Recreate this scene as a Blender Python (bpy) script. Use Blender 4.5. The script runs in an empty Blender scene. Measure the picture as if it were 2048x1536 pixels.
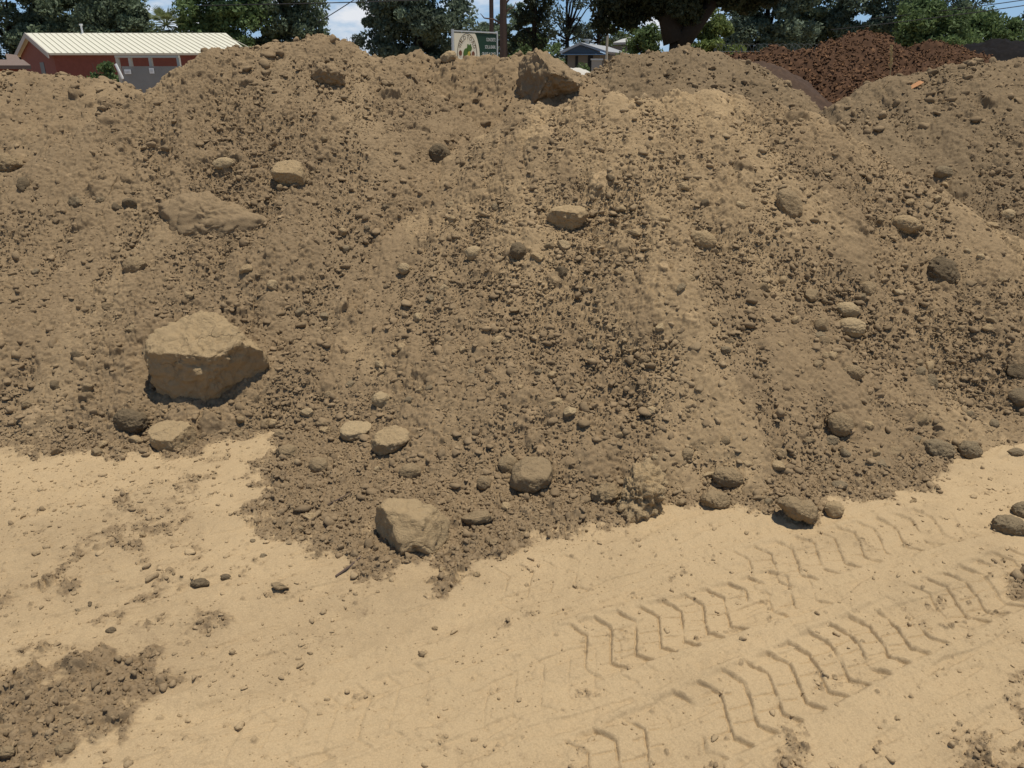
import bpy, bmesh, math, random
import numpy as np
from mathutils import Vector, Matrix

C = bpy.context.scene.collection
scene = bpy.context.scene
R = math.radians
random.seed(4)
rng = np.random.default_rng(11)

# ------------------------------------------------------------------ camera
F = 1530.0                     # focal length in pixels of a 2048 px wide frame
EYE = 1.65
HORIZON = 135.0
PITCH = math.atan((768 - HORIZON) / F)
cd = bpy.data.cameras.new('camera')
cd.sensor_width = 36.0
cd.lens = 36.0 * F / 2048
cd.clip_start = 0.05
cd.clip_end = 2000
cam = bpy.data.objects.new('camera', cd)
cam.location = (0, 0, EYE)
cam.rotation_euler = (math.pi / 2 - PITCH, 0, 0)
C.objects.link(cam)
scene.camera = cam

# ------------------------------------------------------------------ light
TO_SUN = Vector((0.17, -0.01, 1.0)).normalized()
SUN_EL = math.asin(TO_SUN.z)
SUN_AZ = math.atan2(TO_SUN.x, TO_SUN.y)
sl = bpy.data.lights.new('sun', 'SUN')
sl.energy = 4.6
sl.angle = R(0.55)
sl.color = (1.0, 0.935, 0.815)
so = bpy.data.objects.new('sun', sl)
so.rotation_euler = TO_SUN.to_track_quat('Z', 'Y').to_euler()
so.location = (0, 0, 30)
C.objects.link(so)

world = bpy.data.worlds.new('World')
scene.world = world
world.use_nodes = True
wt = world.node_tree
wt.nodes.clear()
wo = wt.nodes.new('ShaderNodeOutputWorld')
bg = wt.nodes.new('ShaderNodeBackground')
sky = wt.nodes.new('ShaderNodeTexSky')
sky.sky_type = 'NISHITA'
sky.sun_disc = False
sky.sun_elevation = SUN_EL
sky.sun_rotation = SUN_AZ
sky.air_density = 1.0
sky.dust_density = 0.0
sky.ozone_density = 1.2
tc = wt.nodes.new('ShaderNodeTexCoord')
mp = wt.nodes.new('ShaderNodeMapping')
mp.inputs['Scale'].default_value = (7.0, 7.0, 22.0)
cn = wt.nodes.new('ShaderNodeTexNoise')
cn.inputs['Scale'].default_value = 1.15
cn.inputs['Detail'].default_value = 7
cn.inputs['Roughness'].default_value = 0.56
cr = wt.nodes.new('ShaderNodeValToRGB')
cr.color_ramp.elements[0].position = 0.49
cr.color_ramp.elements[1].position = 0.64
mx = wt.nodes.new('ShaderNodeMix')
mx.data_type = 'RGBA'
mx.inputs['B'].default_value = (8.6, 8.9, 9.4, 1)
wt.links.new(tc.outputs['Generated'], mp.inputs['Vector'])
wt.links.new(mp.outputs['Vector'], cn.inputs['Vector'])
wt.links.new(cn.outputs['Fac'], cr.inputs['Fac'])
tint = wt.nodes.new('ShaderNodeMix'); tint.data_type = 'RGBA'
tint.inputs['Factor'].default_value = .7; tint.inputs['B'].default_value = (2.3, 4.7, 8.2, 1)
wt.links.new(sky.outputs['Color'], tint.inputs['A'])
wt.links.new(tint.outputs['Result'], mx.inputs['A'])
# the blue band and the clouds stand low in the sky, clear air above
sx = wt.nodes.new('ShaderNodeSeparateXYZ'); wt.links.new(tc.outputs['Generated'], sx.inputs['Vector'])
low = wt.nodes.new('ShaderNodeMapRange'); low.interpolation_type = 'SMOOTHSTEP'
low.inputs['From Min'].default_value = .10; low.inputs['From Max'].default_value = .38
low.inputs['To Min'].default_value = 1; low.inputs['To Max'].default_value = 0
wt.links.new(sx.outputs['Z'], low.inputs['Value'])
m1 = wt.nodes.new('ShaderNodeMath'); m1.operation = 'MULTIPLY'; m1.inputs[1].default_value = .7
wt.links.new(low.outputs['Result'], m1.inputs[0]); wt.links.new(m1.outputs[0], tint.inputs['Factor'])
m2 = wt.nodes.new('ShaderNodeMath'); m2.operation = 'MULTIPLY'
wt.links.new(low.outputs['Result'], m2.inputs[0]); wt.links.new(cr.outputs['Color'], m2.inputs[1])
wt.links.new(m2.outputs[0], mx.inputs['Factor'])
wt.links.new(mx.outputs['Result'], bg.inputs['Color'])
bg.inputs['Strength'].default_value = 0.09
wt.links.new(bg.outputs['Background'], wo.inputs['Surface'])

vs = scene.view_settings
vs.view_transform = 'Standard'
vs.look = 'None'
vs.exposure = 0.0
vs.gamma = 1.0
vs.use_curve_mapping = False

# ------------------------------------------------------------------ projection helpers
def ray(px, py):
    a = (px - 1024) / F
    b = -(py - 768) / F
    return np.array([a, math.cos(PITCH) + b * math.sin(PITCH), -math.sin(PITCH) + b * math.cos(PITCH)])

def at(px, py, Y):
    d = ray(px, py)
    p = d * (Y / d[1])
    p[2] += EYE
    return p

def ground_at(px, py):
    d = ray(px, py)
    return (d * (-EYE / d[2]))[:2]

# ------------------------------------------------------------------ noise
_T = np.random.default_rng(5).random(65536).astype(np.float32)
def hsh(ix, iy, s=0):
    h = (ix.astype(np.int64) * 73856093) ^ (iy.astype(np.int64) * 19349663) ^ (s * 83492791)
    h = (h ^ (h >> 13)) * 1274126177
    return _T[(h ^ (h >> 16)) & 65535]

def vnoise(x, y, s=0):
    ix = np.floor(x); iy = np.floor(y)
    fx = (x - ix).astype(np.float32); fy = (y - iy).astype(np.float32)
    ux = fx * fx * fx * (fx * (fx * 6 - 15) + 10); uy = fy * fy * fy * (fy * (fy * 6 - 15) + 10)
    a = hsh(ix, iy, s); b = hsh(ix + 1, iy, s); c = hsh(ix, iy + 1, s); d = hsh(ix + 1, iy + 1, s)
    return (a + (b - a) * ux) * (1 - uy) + (c + (d - c) * ux) * uy - 0.5

def fbm(x, y, f, octs, gain=0.5, s=0):
    o = np.zeros(np.shape(x), np.float32); a = 1.0
    for i in range(octs):
        c_, s_ = math.cos(0.7 * i + .3), math.sin(0.7 * i + .3)
        o += a * vnoise((x * c_ - y * s_) * f + 17.3 * i, (x * s_ + y * c_) * f - 9.1 * i, s + i)
        a *= gain; f *= 2.03
    return o

def cells(x, y, size, rmin, rmax, keep, s):
    """half buried lumps: one per lattice cell; returns height and the lump's own random tone"""
    u = x / size; v = y / size
    iu = np.floor(u); iv = np.floor(v)
    h = np.zeros(np.shape(x), np.float32); tone = np.full(np.shape(x), .5, np.float32)
    for dx in (-1, 0, 1):
        for dy in (-1, 0, 1):
            cx = iu + dx; cy = iv + dy
            jx = cx + .1 + .8 * hsh(cx, cy, s); jy = cy + .1 + .8 * hsh(cx, cy, s + 1)
            r = rmin + (rmax - rmin) * hsh(cx, cy, s + 2) ** 1.5
            on = hsh(cx, cy, s + 3) < keep
            q = .75 + .5 * hsh(cx, cy, s + 4)
            th = 6.28 * hsh(cx, cy, s + 6)
            ddx, ddy = u - jx, v - jy
            e1 = (ddx * np.cos(th) + ddy * np.sin(th)) * q; e2 = (-ddx * np.sin(th) + ddy * np.cos(th)) / q
            m = np.maximum(.86 * np.sqrt(e1 * e1 + e2 * e2), np.maximum(np.maximum(.95 * np.abs(e1) + .45 * e2, e1 * .3 - .98 * e2), .75 * e2 - .2 * e1)) / r
            hh = np.where(on & (m < 1), r * np.minimum(1, 2.6 * (1 - m)) * (.55 + .6 * hsh(cx, cy, s + 7)) * (1 + .30 * e2 / r), 0).astype(np.float32)
            up = hh > h
            h = np.where(up, hh, h); tone = np.where(up, hsh(cx, cy, s + 5), tone)
    return h * size, tone

def smooth(a, b, x):
    t = np.clip((x - a) / (b - a), 0, 1)
    return t * t * (3 - 2 * t)

_G = np.random.default_rng(8).normal(size=(4096, 3)); _G /= np.linalg.norm(_G, axis=1)[:, None]
def noise3(p):
    i = np.floor(p).astype(np.int64); f = p - i
    u = f * f * (3 - 2 * f); out = 0
    for a in (0, 1):
        for b in (0, 1):
            for c in (0, 1):
                h = ((i[:, 0] + a) * 73856093) ^ ((i[:, 1] + b) * 19349663) ^ ((i[:, 2] + c) * 83492791)
                g = _G[(h ^ (h >> 11)) & 4095]
                w = (u[:, 0] if a else 1 - u[:, 0]) * (u[:, 1] if b else 1 - u[:, 1]) * (u[:, 2] if c else 1 - u[:, 2])
                out = out + w * ((f - np.array([a, b, c])) * g).sum(1)
    return out

def fbm3(p, f, octs, gain=.5):
    o = 0; a = 1
    for k in range(octs):
        o = o + a * noise3(p * f + 13.7 * k); a *= gain; f *= 2.1
    return o

# ------------------------------------------------------------------ object helpers
def tag(o, label=None, cat=None, group=None, kind=None):
    if label: o['label'] = label
    if cat: o['category'] = cat
    if group: o['group'] = group
    if kind: o['kind'] = kind
    return o

def empty(name, loc):
    o = bpy.data.objects.new(name, None)
    o.location = loc
    o.empty_display_size = .2
    C.objects.link(o)
    return o

def mesh_obj(name, verts, faces, m, parent=None, smooth_=False, attrs=None):
    """verts (n,3) world; faces (k,3|4) numpy array or list of index tuples; children are stored relative to the parent"""
    me = bpy.data.meshes.new(name)
    verts = np.asarray(verts, np.float64)
    off = np.zeros(3); q_ = parent
    while q_: off = off + np.array(q_.location); q_ = q_.parent
    v = verts - off
    if isinstance(faces, np.ndarray):
        n = faces.shape[1]
        me.vertices.add(len(v)); me.vertices.foreach_set('co', v.astype(np.float32).ravel())
        me.loops.add(faces.size); me.loops.foreach_set('vertex_index', faces.astype(np.int32).ravel())
        me.polygons.add(len(faces))
        me.polygons.foreach_set('loop_start', np.arange(0, faces.size, n, dtype=np.int32))
        if smooth_: me.polygons.foreach_set('use_smooth', np.ones(len(faces), bool))
        me.update(calc_edges=True)
    else:
        me.from_pydata([tuple(q) for q in v], [], [tuple(f) for f in faces])
        if smooth_: me.polygons.foreach_set('use_smooth', np.ones(len(me.polygons), bool))
        me.update()
    for k, a in (attrs or {}).items():
        at_ = me.attributes.new(k, 'FLOAT', 'POINT')
        at_.data.foreach_set('value', np.asarray(a, np.float32).ravel())
    me.materials.append(m)
    o = bpy.data.objects.new(name, me)
    if parent: o.parent = parent
    C.objects.link(o)
    return o

def grid_faces(nr, nc):
    a = np.arange(nr * nc).reshape(nr, nc)
    return np.stack([a[:-1, :-1], a[:-1, 1:], a[1:, 1:], a[1:, :-1]], -1).reshape(-1, 4)

class MB:
    """collects boxes, tubes and polygons for ONE mesh"""
    def __init__(s): s.v = []; s.f = []
    def add(s, v, f):
        n = len(s.v); s.v += [tuple(q) for q in v]; s.f += [tuple(i + n for i in q) for q in f]
        return s
    def box(s, lo, hi):
        x0, y0, z0 = lo; x1, y1, z1 = hi
        return s.add([(x0, y0, z0), (x1, y0, z0), (x1, y1, z0), (x0, y1, z0), (x0, y0, z1), (x1, y0, z1), (x1, y1, z1), (x0, y1, z1)],
              [(0, 3, 2, 1), (4, 5, 6, 7), (0, 1, 5, 4), (1, 2, 6, 5), (2, 3, 7, 6), (3, 0, 4, 7)])
    def slab(s, quad, thick):
        """a quad given as four points, given thickness along its own normal (away from the winding side)"""
        q = [np.array(p, float) for p in quad]
        n = np.cross(q[1] - q[0], q[3] - q[0]); n /= np.linalg.norm(n)
        b = [p - n * thick for p in q]
        return s.add(q + b, [(0, 1, 2, 3), (7, 6, 5, 4), (0, 4, 5, 1), (1, 5, 6, 2), (2, 6, 7, 3), (3, 7, 4, 0)])
    def tube(s, pts, rad, k=8):
        pts = [np.array(p, float) for p in pts]
        rad = rad if hasattr(rad, '__len__') else [rad] * len(pts)
        vs_, fs = [], []
        for i, p in enumerate(pts):
            t = pts[min(i + 1, len(pts) - 1)] - pts[max(i - 1, 0)]; t /= np.linalg.norm(t)
            a = np.cross(t, (0, 0, 1) if abs(t[2]) < .9 else (1, 0, 0)); a /= np.linalg.norm(a); b = np.cross(t, a)
            for j in range(k):
                an = 2 * math.pi * j / k
                vs_.append(p + rad[i] * (math.cos(an) * a + math.sin(an) * b))
        for i in range(len(pts) - 1):
            for j in range(k):
                fs.append((i * k + j, i * k + (j + 1) % k, (i + 1) * k + (j + 1) % k, (i + 1) * k + j))
        fs.append(tuple(range(k))[::-1]); fs.append(tuple((len(pts) - 1) * k + j for j in range(k)))
        return s.add(vs_, fs)
    def poly(s, pts): return s.add(pts, [tuple(range(len(pts)))])
    def build(s, name, m, parent=None, smooth_=False): return mesh_obj(name, np.array(s.v), s.f, m, parent, smooth_)

# ------------------------------------------------------------------ materials
def base_mat(name, rough=.9, spec=.15):
    m = bpy.data.materials.new(name); m.use_nodes = True
    nt = m.node_tree; b = nt.nodes['Principled BSDF']
    b.inputs['Roughness'].default_value = rough
    b.inputs['Specular IOR Level'].default_value = spec
    return m, nt, b

def N(nt, t, **kw):
    n = nt.nodes.new(t)
    for k, v in kw.items():
        if k in n.inputs: n.inputs[k].default_value = v
        else: setattr(n, k, v)
    return n

def noise_node(nt, scale, detail=4, rough=.55, vec=None):
    n = nt.nodes.new('ShaderNodeTexNoise')
    n.inputs['Scale'].default_value = scale; n.inputs['Detail'].default_value = detail; n.inputs['Roughness'].default_value = rough
    nt.links.new(vec, n.inputs['Vector'])
    return n.outputs['Fac']

def mathn(nt, op, a, b=None, clamp=False):
    n = nt.nodes.new('ShaderNodeMath'); n.operation = op; n.use_clamp = clamp
    for i, v in enumerate((a, b)):
        if v is None: continue
        if isinstance(v, (int, float)): n.inputs[i].default_value = v
        else: nt.links.new(v, n.inputs[i])
    return n.outputs[0]

def mixc(nt, fac, a, b, mode='MIX'):
    n = nt.nodes.new('ShaderNodeMix'); n.data_type = 'RGBA'; n.blend_type = mode
    for k, v in (('Factor', fac), ('A', a), ('B', b)):
        if isinstance(v, (int, float)): n.inputs[k].default_value = v
        elif isinstance(v, tuple): n.inputs[k].default_value = (*v, 1) if len(v) == 3 else v
        else: nt.links.new(v, n.inputs[k])
    return n.outputs['Result']

def plain(name, col, rough=.8, var=.25, scale=6, spec=.2, bump=0.0, bscale=40):
    m, nt, b = base_mat(name, rough, spec)
    co = nt.nodes.new('ShaderNodeTexCoord').outputs['Object']
    f = noise_node(nt, scale, 5, .6, co)
    d = tuple(c * (1 - var) for c in col); l = tuple(min(1, c * (1 + var)) for c in col)
    nt.links.new(mixc(nt, f, d, l), b.inputs['Base Color'])
    if bump:
        bn = nt.nodes.new('ShaderNodeBump'); bn.inputs['Strength'].default_value = bump; bn.inputs['Distance'].default_value = .02
        nt.links.new(noise_node(nt, bscale, 4, .6, co), bn.inputs['Height']); nt.links.new(bn.outputs['Normal'], b.inputs['Normal'])
    return m

SOIL = (0.232, 0.167, 0.099)
SAND = (0.425, 0.312, 0.180)
def earth_mat(name, soil, sand, fine=1.0):
    m, nt, b = base_mat(name, .95, .08)
    co = nt.nodes.new('ShaderNodeTexCoord').outputs['Object']
    asand = nt.nodes.new('ShaderNodeAttribute'); asand.attribute_name = 'sand'
    atone = nt.nodes.new('ShaderNodeAttribute'); atone.attribute_name = 'tone'
    big = noise_node(nt, 1.7, 5, .6, co)
    mid = noise_node(nt, 14, 5, .65, co)
    grain = noise_node(nt, 210, 3, .7, co)
    s1 = mixc(nt, big, tuple(c * .86 for c in soil), tuple(c * f for c, f in zip(soil, (1.17, 1.15, 1.10))))
    s1 = mixc(nt, mathn(nt, 'MULTIPLY', mid, .5), s1, (soil[0] * .74, soil[1] * .74, soil[2] * .76))
    d1 = mixc(nt, big, tuple(c * .84 for c in sand), tuple(min(1, c * 1.10) for c in sand))
    d1 = mixc(nt, mathn(nt, 'MULTIPLY', mid, .35), d1, tuple(c * .84 for c in sand))
    fac = mathn(nt, 'ADD', asand.outputs['Fac'], mathn(nt, 'MULTIPLY', mathn(nt, 'SUBTRACT', mid, .5), .5))
    fac = mathn(nt, 'ADD', fac, mathn(nt, 'MULTIPLY', mathn(nt, 'SUBTRACT', grain, .5), .35), True)
    col = mixc(nt, fac, s1, d1)
    # each lump's own tone: most alike, a few pale stones
    t = N(nt, 'ShaderNodeMapRange'); nt.links.new(atone.outputs['Fac'], t.inputs['Value'])
    t.inputs['To Min'].default_value = .80; t.inputs['To Max'].default_value = 1.24
    g = N(nt, 'ShaderNodeMapRange'); nt.links.new(grain, g.inputs['Value'])
    g.inputs['From Min'].default_value = .25; g.inputs['From Max'].default_value = .75
    g.inputs['To Min'].default_value = .84; g.inputs['To Max'].default_value = 1.14
    val = mathn(nt, 'MULTIPLY', t.outputs[0], g.outputs[0])
    vm = nt.nodes.new('ShaderNodeVectorMath'); vm.operation = 'SCALE'
    nt.links.new(col, vm.inputs[0]); nt.links.new(val, vm.inputs['Scale'])
    nt.links.new(vm.outputs[0], b.inputs['Base Color'])
    bn = nt.nodes.new('ShaderNodeBump'); bn.inputs['Strength'].default_value = .55 * fine; bn.inputs['Distance'].default_value = .004
    h = mathn(nt, 'ADD', noise_node(nt, 130, 4, .7, co), mathn(nt, 'MULTIPLY', noise_node(nt, 420, 2, .6, co), .5))
    nt.links.new(h, bn.inputs['Height']); nt.links.new(bn.outputs['Normal'], b.inputs['Normal'])
    return m

M_earth = earth_mat('earth', SOIL, SAND)
M_grey = earth_mat('grey_earth', (0.200, 0.146, 0.088), (0.31, 0.228, 0.134))
M_tan = earth_mat('tan_earth', (0.240, 0.172, 0.101), (0.42, 0.302, 0.168))

def rock_mat(name, col):
    m, nt, b = base_mat(name, .93, .1)
    co = nt.nodes.new('ShaderNodeTexCoord').outputs['Object']
    big = noise_node(nt, 6, 5, .62, co); mid = noise_node(nt, 34, 6, .68, co); fine = noise_node(nt, 190, 3, .7, co)
    c = mixc(nt, big, tuple(x * .80 for x in col), tuple(x * f for x, f in zip(col, (1.2, 1.2, 1.18))))
    c = mixc(nt, mathn(nt, 'MULTIPLY', mathn(nt, 'SUBTRACT', mid, .35, True), 1.3, True), c, tuple(x * .60 for x in col))
    c = mixc(nt, mathn(nt, 'MULTIPLY', fine, .35), c, tuple(min(1, x * 1.25) for x in col))
    # thin wandering cracks and stained patches
    wv_ = nt.nodes.new('ShaderNodeVectorMath'); wv_.operation = 'MULTIPLY_ADD'
    wn = nt.nodes.new('ShaderNodeTexNoise'); wn.inputs['Scale'].default_value = 9; wn.inputs['Detail'].default_value = 5; nt.links.new(co, wn.inputs['Vector'])
    nt.links.new(wn.outputs['Color'], wv_.inputs[0]); wv_.inputs[1].default_value = (.16, .16, .16); nt.links.new(co, wv_.inputs[2])
    vo = nt.nodes.new('ShaderNodeTexVoronoi'); vo.feature = 'DISTANCE_TO_EDGE'; vo.inputs['Scale'].default_value = 6.5; nt.links.new(wv_.outputs[0], vo.inputs['Vector'])
    ck = nt.nodes.new('ShaderNodeMapRange'); nt.links.new(vo.outputs['Distance'], ck.inputs['Value'])
    ck.inputs['From Min'].default_value = .0; ck.inputs['From Max'].default_value = .035
    crack = mathn(nt, 'MULTIPLY', mathn(nt, 'SUBTRACT', 1.0, ck.outputs[0]), mathn(nt, 'MULTIPLY', mathn(nt, 'SUBTRACT', big, .42, True), 5.0, True))
    c = mixc(nt, mathn(nt, 'MULTIPLY', crack, .55), c, tuple(x * .45 for x in col))
    stain = mathn(nt, 'MULTIPLY', mathn(nt, 'SUBTRACT', noise_node(nt, 3.1, 6, .7, co), .52, True), 3.2, True)
    c = mixc(nt, stain, c, (col[0] * .74, col[1] * .78, col[2] * .86))
    nt.links.new(c, b.inputs['Base Color'])
    bn = nt.nodes.new('ShaderNodeBump'); bn.inputs['Strength'].default_value = .9; bn.inputs['Distance'].default_value = .014
    nt.links.new(mathn(nt, 'SUBTRACT', mathn(nt, 'ADD', mid, mathn(nt, 'MULTIPLY', fine, .5)), mathn(nt, 'MULTIPLY', crack, .5)), bn.inputs['Height'])
    nt.links.new(bn.outputs['Normal'], b.inputs['Normal'])
    return m
RM = {'tan': rock_mat('tan_stone', (0.375, 0.272, 0.153)), 'pale': rock_mat('pale_stone', (0.40, 0.298, 0.172)),
      'brown': rock_mat('brown_clod', (0.285, 0.207, 0.119)), 'dark': rock_mat('dark_clod', (0.165, 0.123, 0.075)),
      'grey': rock_mat('grey_clod', (0.24, 0.183, 0.112))}

# ------------------------------------------------------------------ earth piles
SANDS = []
FIELDS = []      # (xs, ys, Z) of every heightfield, for standing things on them

def sample(x, y, fields=None):
    x = np.asarray(x, float); y = np.asarray(y, float)
    out = np.full(x.shape, -9.0)
    for xs, ys, Z in (fields or FIELDS):
        i = np.clip(np.searchsorted(xs, x) - 1, 0, len(xs) - 2); j = np.clip(np.searchsorted(ys, y) - 1, 0, len(ys) - 2)
        fx = (x - xs[i]) / (xs[i + 1] - xs[i]); fy = (y - ys[j]) / (ys[j + 1] - ys[j])
        ok = (fx >= 0) & (fx <= 1) & (fy >= 0) & (fy <= 1)
        fx = np.clip(fx, 0, 1); fy = np.clip(fy, 0, 1)
        z = (Z[j, i] * (1 - fx) + Z[j, i + 1] * fx) * (1 - fy) + (Z[j + 1, i] * (1 - fx) + Z[j + 1, i + 1] * fx) * fy
        out = np.where(ok, np.maximum(out, z), out)
    return out

def sand_at(x, y):
    best = np.full(x.shape, -9.0); out = np.zeros(x.shape)
    for (xs, ys, Z), S in zip(FIELDS, SANDS):
        i = np.clip(np.searchsorted(xs, x), 0, len(xs) - 1); j = np.clip(np.searchsorted(ys, y), 0, len(ys) - 1)
        z = np.where((x > xs[0]) & (x < xs[-1]) & (y > ys[0]) & (y < ys[-1]), Z[j, i], -9)
        up = z > best
        best = np.where(up, z, best); out = np.where(up, S[j, i], out)
    return out

def hit(px, py, tmax=30):
    d = ray(px, py)
    t = np.arange(.8, tmax, .006)
    z = EYE + d[2] * t
    h = sample(d[0] * t, d[1] * t)
    k = np.argmax(z < h)
    return np.array([d[0] * t[k], d[1] * t[k], z[k]]), t[k] * math.cos(0) # point, depth along the axis scale

def axis(lo, hi, fine_lo, fine_hi, step, coarse):
    a = np.arange(fine_lo, fine_hi, step)
    def grow(start, end, sgn):
        out = []; x = start; s = step
        while (end - x) * sgn > 0:
            s = min(s * 1.12, coarse); x += s * sgn; out.append(x)
        return out
    return np.array(sorted(grow(fine_lo, lo, -1)) + list(a) + grow(a[-1], hi, 1))

def ridge_points(pts, step=.16):
    w = [at(*p) for p in pts]
    out = []
    for a, b in zip(w[:-1], w[1:]):
        n = max(1, int(np.linalg.norm(b - a) / step))
        out += [a + (b - a) * k / n for k in range(n)]
    return np.array(out + [w[-1]])

def macro(X, Y, rp, k, rnd, soft):
    Hh = np.full(X.shape, -9.0, np.float32)
    for x, y, z in rp:
        d = np.sqrt((X - x) ** 2 + (Y - y) ** 2 + rnd * rnd) - rnd
        Hh = np.maximum(Hh, z - k * d)
    return .5 * (Hh + np.sqrt(Hh * Hh + soft * soft)) - soft * .42 + .5 * np.minimum(Hh + .02, 0)

def pile(name, label, cat, ridge, k, xr, yr, fx, fy, step, mat, rnd=.12, amp=1.0, seed=0, sandf=None, soft=.10, lumps=1.0, group=None, k2=None, scal=1.0):
    rp = ridge_points(ridge)
    xs = axis(xr[0], xr[1], fx[0], fx[1], step, .12); ys = axis(yr[0], yr[1], fy[0], fy[1], step, .12)
    X, Y = np.meshgrid(xs, ys)
    X = X.astype(np.float32); Y = Y.astype(np.float32)
    wx = .13 * fbm(X, Y, 1.1, 3, .5, seed + 1); wy = .12 * fbm(X, Y, 1.1, 3, .5, seed + 5)
    Z = macro(X + wx, Y + wy, rp, k(X) if callable(k) else k, rnd, soft)
    body = smooth(-.03, .05, Z)
    # where the face slid and is smooth, and where it is lumpy
    rough = smooth(-.28, .22, fbm(X * 1.7, Y * .75, 1.5, 4, .55, seed + 11))
    rough = .55 + .45 * rough
    sl_ = np.minimum(1, step / .005)
    det = .055 * fbm(X, Y, 2.4, 3, .5, seed + 20) + .030 * fbm(X * 5.5 + .5 * fbm(X, Y, 1.5, 2, .5, seed + 21), Y * .7, 1.3, 3, .5, seed + 22) + .026 * fbm(X, Y, 9, 3, .55, seed + 25) * rough
    wxx = X + .012 * fbm(X, Y, 28, 3, .6, seed + 30); wyy = Y + .012 * fbm(X, Y, 28, 3, .6, seed + 34)
    tone = np.full(X.shape, .42, np.float32)
    for sz, kp, am, sd in ((.155 * scal, .20, .50, 40), (.075 * scal, .34, .58, 50), (.036 * scal, .50, .66, 60), (.019 * scal, .62, .75, 70)):
        if sz < step * 2.6: continue
        h, t = cells(wxx, wyy, sz, .12, .46, kp, seed + sd)
        g = rough if sz > .03 else .5 + .5 * rough
        h = h * am * lumps * g * (.6 + .8 * smooth(-.25, .25, fbm(X, Y, 3.1 + sd * .02, 2, .5, seed + sd + 7)))
        up = h > sz * .05
        tone = np.where(up, .42 + (t - .5) * .62 + np.where(t > .93, .35, 0), tone)
        det = det + h
    # fine torn crumb structure
    rid = np.abs(fbm(X, Y, 34, 3, .6, seed + 80))
    det = det + (.010 - .026 * rid) * rough * lumps + .007 * fbm(X, Y, 80, 2, .7, seed + 85) * (.4 + .6 * rough)
    # lumps stand out along the slope's own normal, not straight up
    Zs = Z + (.5 * sl_) * 0
    det = det + min(step, .008) * 1.05 * (np.random.default_rng(seed).random(X.shape).astype(np.float32) - .5) * (.45 + .55 * rough)
    gy, gx = np.gradient(Zs, ys, xs)
    nl = 1 / np.sqrt(1 + gx * gx + gy * gy)
    det = det * (.12 + .88 * body) * amp
    DX = -gx * nl * det; DY = -gy * nl * det
    Z = Z + nl * det
    sand = np.clip(.34 * fbm(X * 2.6, Y * .6, 1.3, 4, .55, seed + 90), 0, .22)
    sand = sand + .10 * (1 - rough)
    if sandf is not None: sand = sand + sandf(X, Y)
    sand = sand + .05 * smooth(.35, 1.3, Z) - .04
    sand = np.clip(sand - .25 * (tone < .3), 0, 1)
    # cut what lies well under the ground
    fc = grid_faces(len(ys), len(xs))
    zf = Z.ravel()
    fc = fc[(zf[fc] > -.025).any(1)]
    used = np.zeros(zf.size, bool); used[fc.ravel()] = True
    idx = np.cumsum(used) - 1
    v = np.stack([(X + DX).ravel(), (Y + DY).ravel(), zf], 1)[used]
    o = mesh_obj(name, v, idx[fc], mat, None, False, {'sand': sand.ravel()[used], 'tone': tone.ravel()[used]})
    tag(o, label, cat, group)
    FIELDS.append((xs, ys, Z)); SANDS.append(sand)
    return o

PG = 'heaps of dug earth in the yard'
# near left heap, its peak left of the middle
pile('earth_pile', 'tall lumpy brown earth heap on the left with the largest boulder in its foot', 'earth pile',
     [(-420, 470, 4.95), (-120, 395, 5.0), (40, 340, 5.05), (150, 270, 5.2), (260, 212, 5.45), (340, 170, 5.7), (400, 130, 5.9), (450, 94, 6.0), (500, 82, 6.1), (590, 72, 6.15), (625, 58, 6.2), (665, 74, 6.3), (700, 92, 6.4), (760, 118, 6.8)],
     .68, (-5.2, 1.6), (2.8, 9.2), (-3.7, .55), (2.9, 6.55), .0052, M_earth, .10, 1.0, 100, group=PG, lumps=1.1)
# near right heap with a flat top
def streaks(X, Y):
    s = fbm(X * 1.0 + Y * .35, Y * .45, 2.2, 4, .55, 777)
    return .34 * smooth(.05, .4, s + .12 * (X - .9)) + .14 * smooth(.9, 2.6, X) * smooth(3.0, 4.2, Y) - .05 + .22 * smooth(4.75, 5.1, Y) * smooth(-.3, .2, vnoise(X * 5, Y * 5, 779) + .2)
pile('earth_pile', 'broad flat topped tan earth heap strewn with stones and pale sandy streaks', 'earth pile',
     [(1090, 202, 5.35), (1180, 184, 5.25), (1300, 181, 5.18), (1420, 182, 5.18), (1535, 190, 5.18), (1600, 218, 5.15), (1700, 270, 5.05), (1800, 330, 4.82), (1900, 400, 4.76), (2048, 505, 4.66), (2250, 640, 4.5)],
     lambda X: .64 + .10 * smooth(.9, 2.1, X), (-1.9, 4.2), (2.3, 8.6), (-1.2, 3.4), (2.45, 5.65), .0052, M_tan, .09, 1.0, 300, sandf=streaks, group=PG, lumps=.85)
pile('earth_pile', 'grey brown earth heap at the right edge with a dry grass stalk on it', 'earth pile',
     [(1700, 190, 6.75), (1740, 168, 6.65), (1850, 130, 6.5), (1950, 110, 6.4), (2048, 106, 6.35), (2200, 100, 6.3), (2420, 110, 6.3)],
     .66, (1.0, 7.5), (2.4, 9.8), (1.5, 4.6), (2.75, 6.8), .0072, M_grey, .08, 1.0, 500, group=PG, lumps=1.0)
pile('earth_pile', 'crumbly earth heap behind the two near ones, below the green and cream sign', 'earth pile',
     [(770, 112, 7.6), (800, 100, 7.5), (830, 97, 7.4), (890, 104, 7.3), (985, 107, 7.2), (1050, 101, 7.1), (1105, 104, 7.0), (1150, 150, 6.8)],
     .70, (-3.0, 2.6), (4.2, 10.5), (-1.5, 1.1), (4.9, 7.8), .0085, M_tan, .10, 1.15, 700, group=PG, lumps=1.0)
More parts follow.
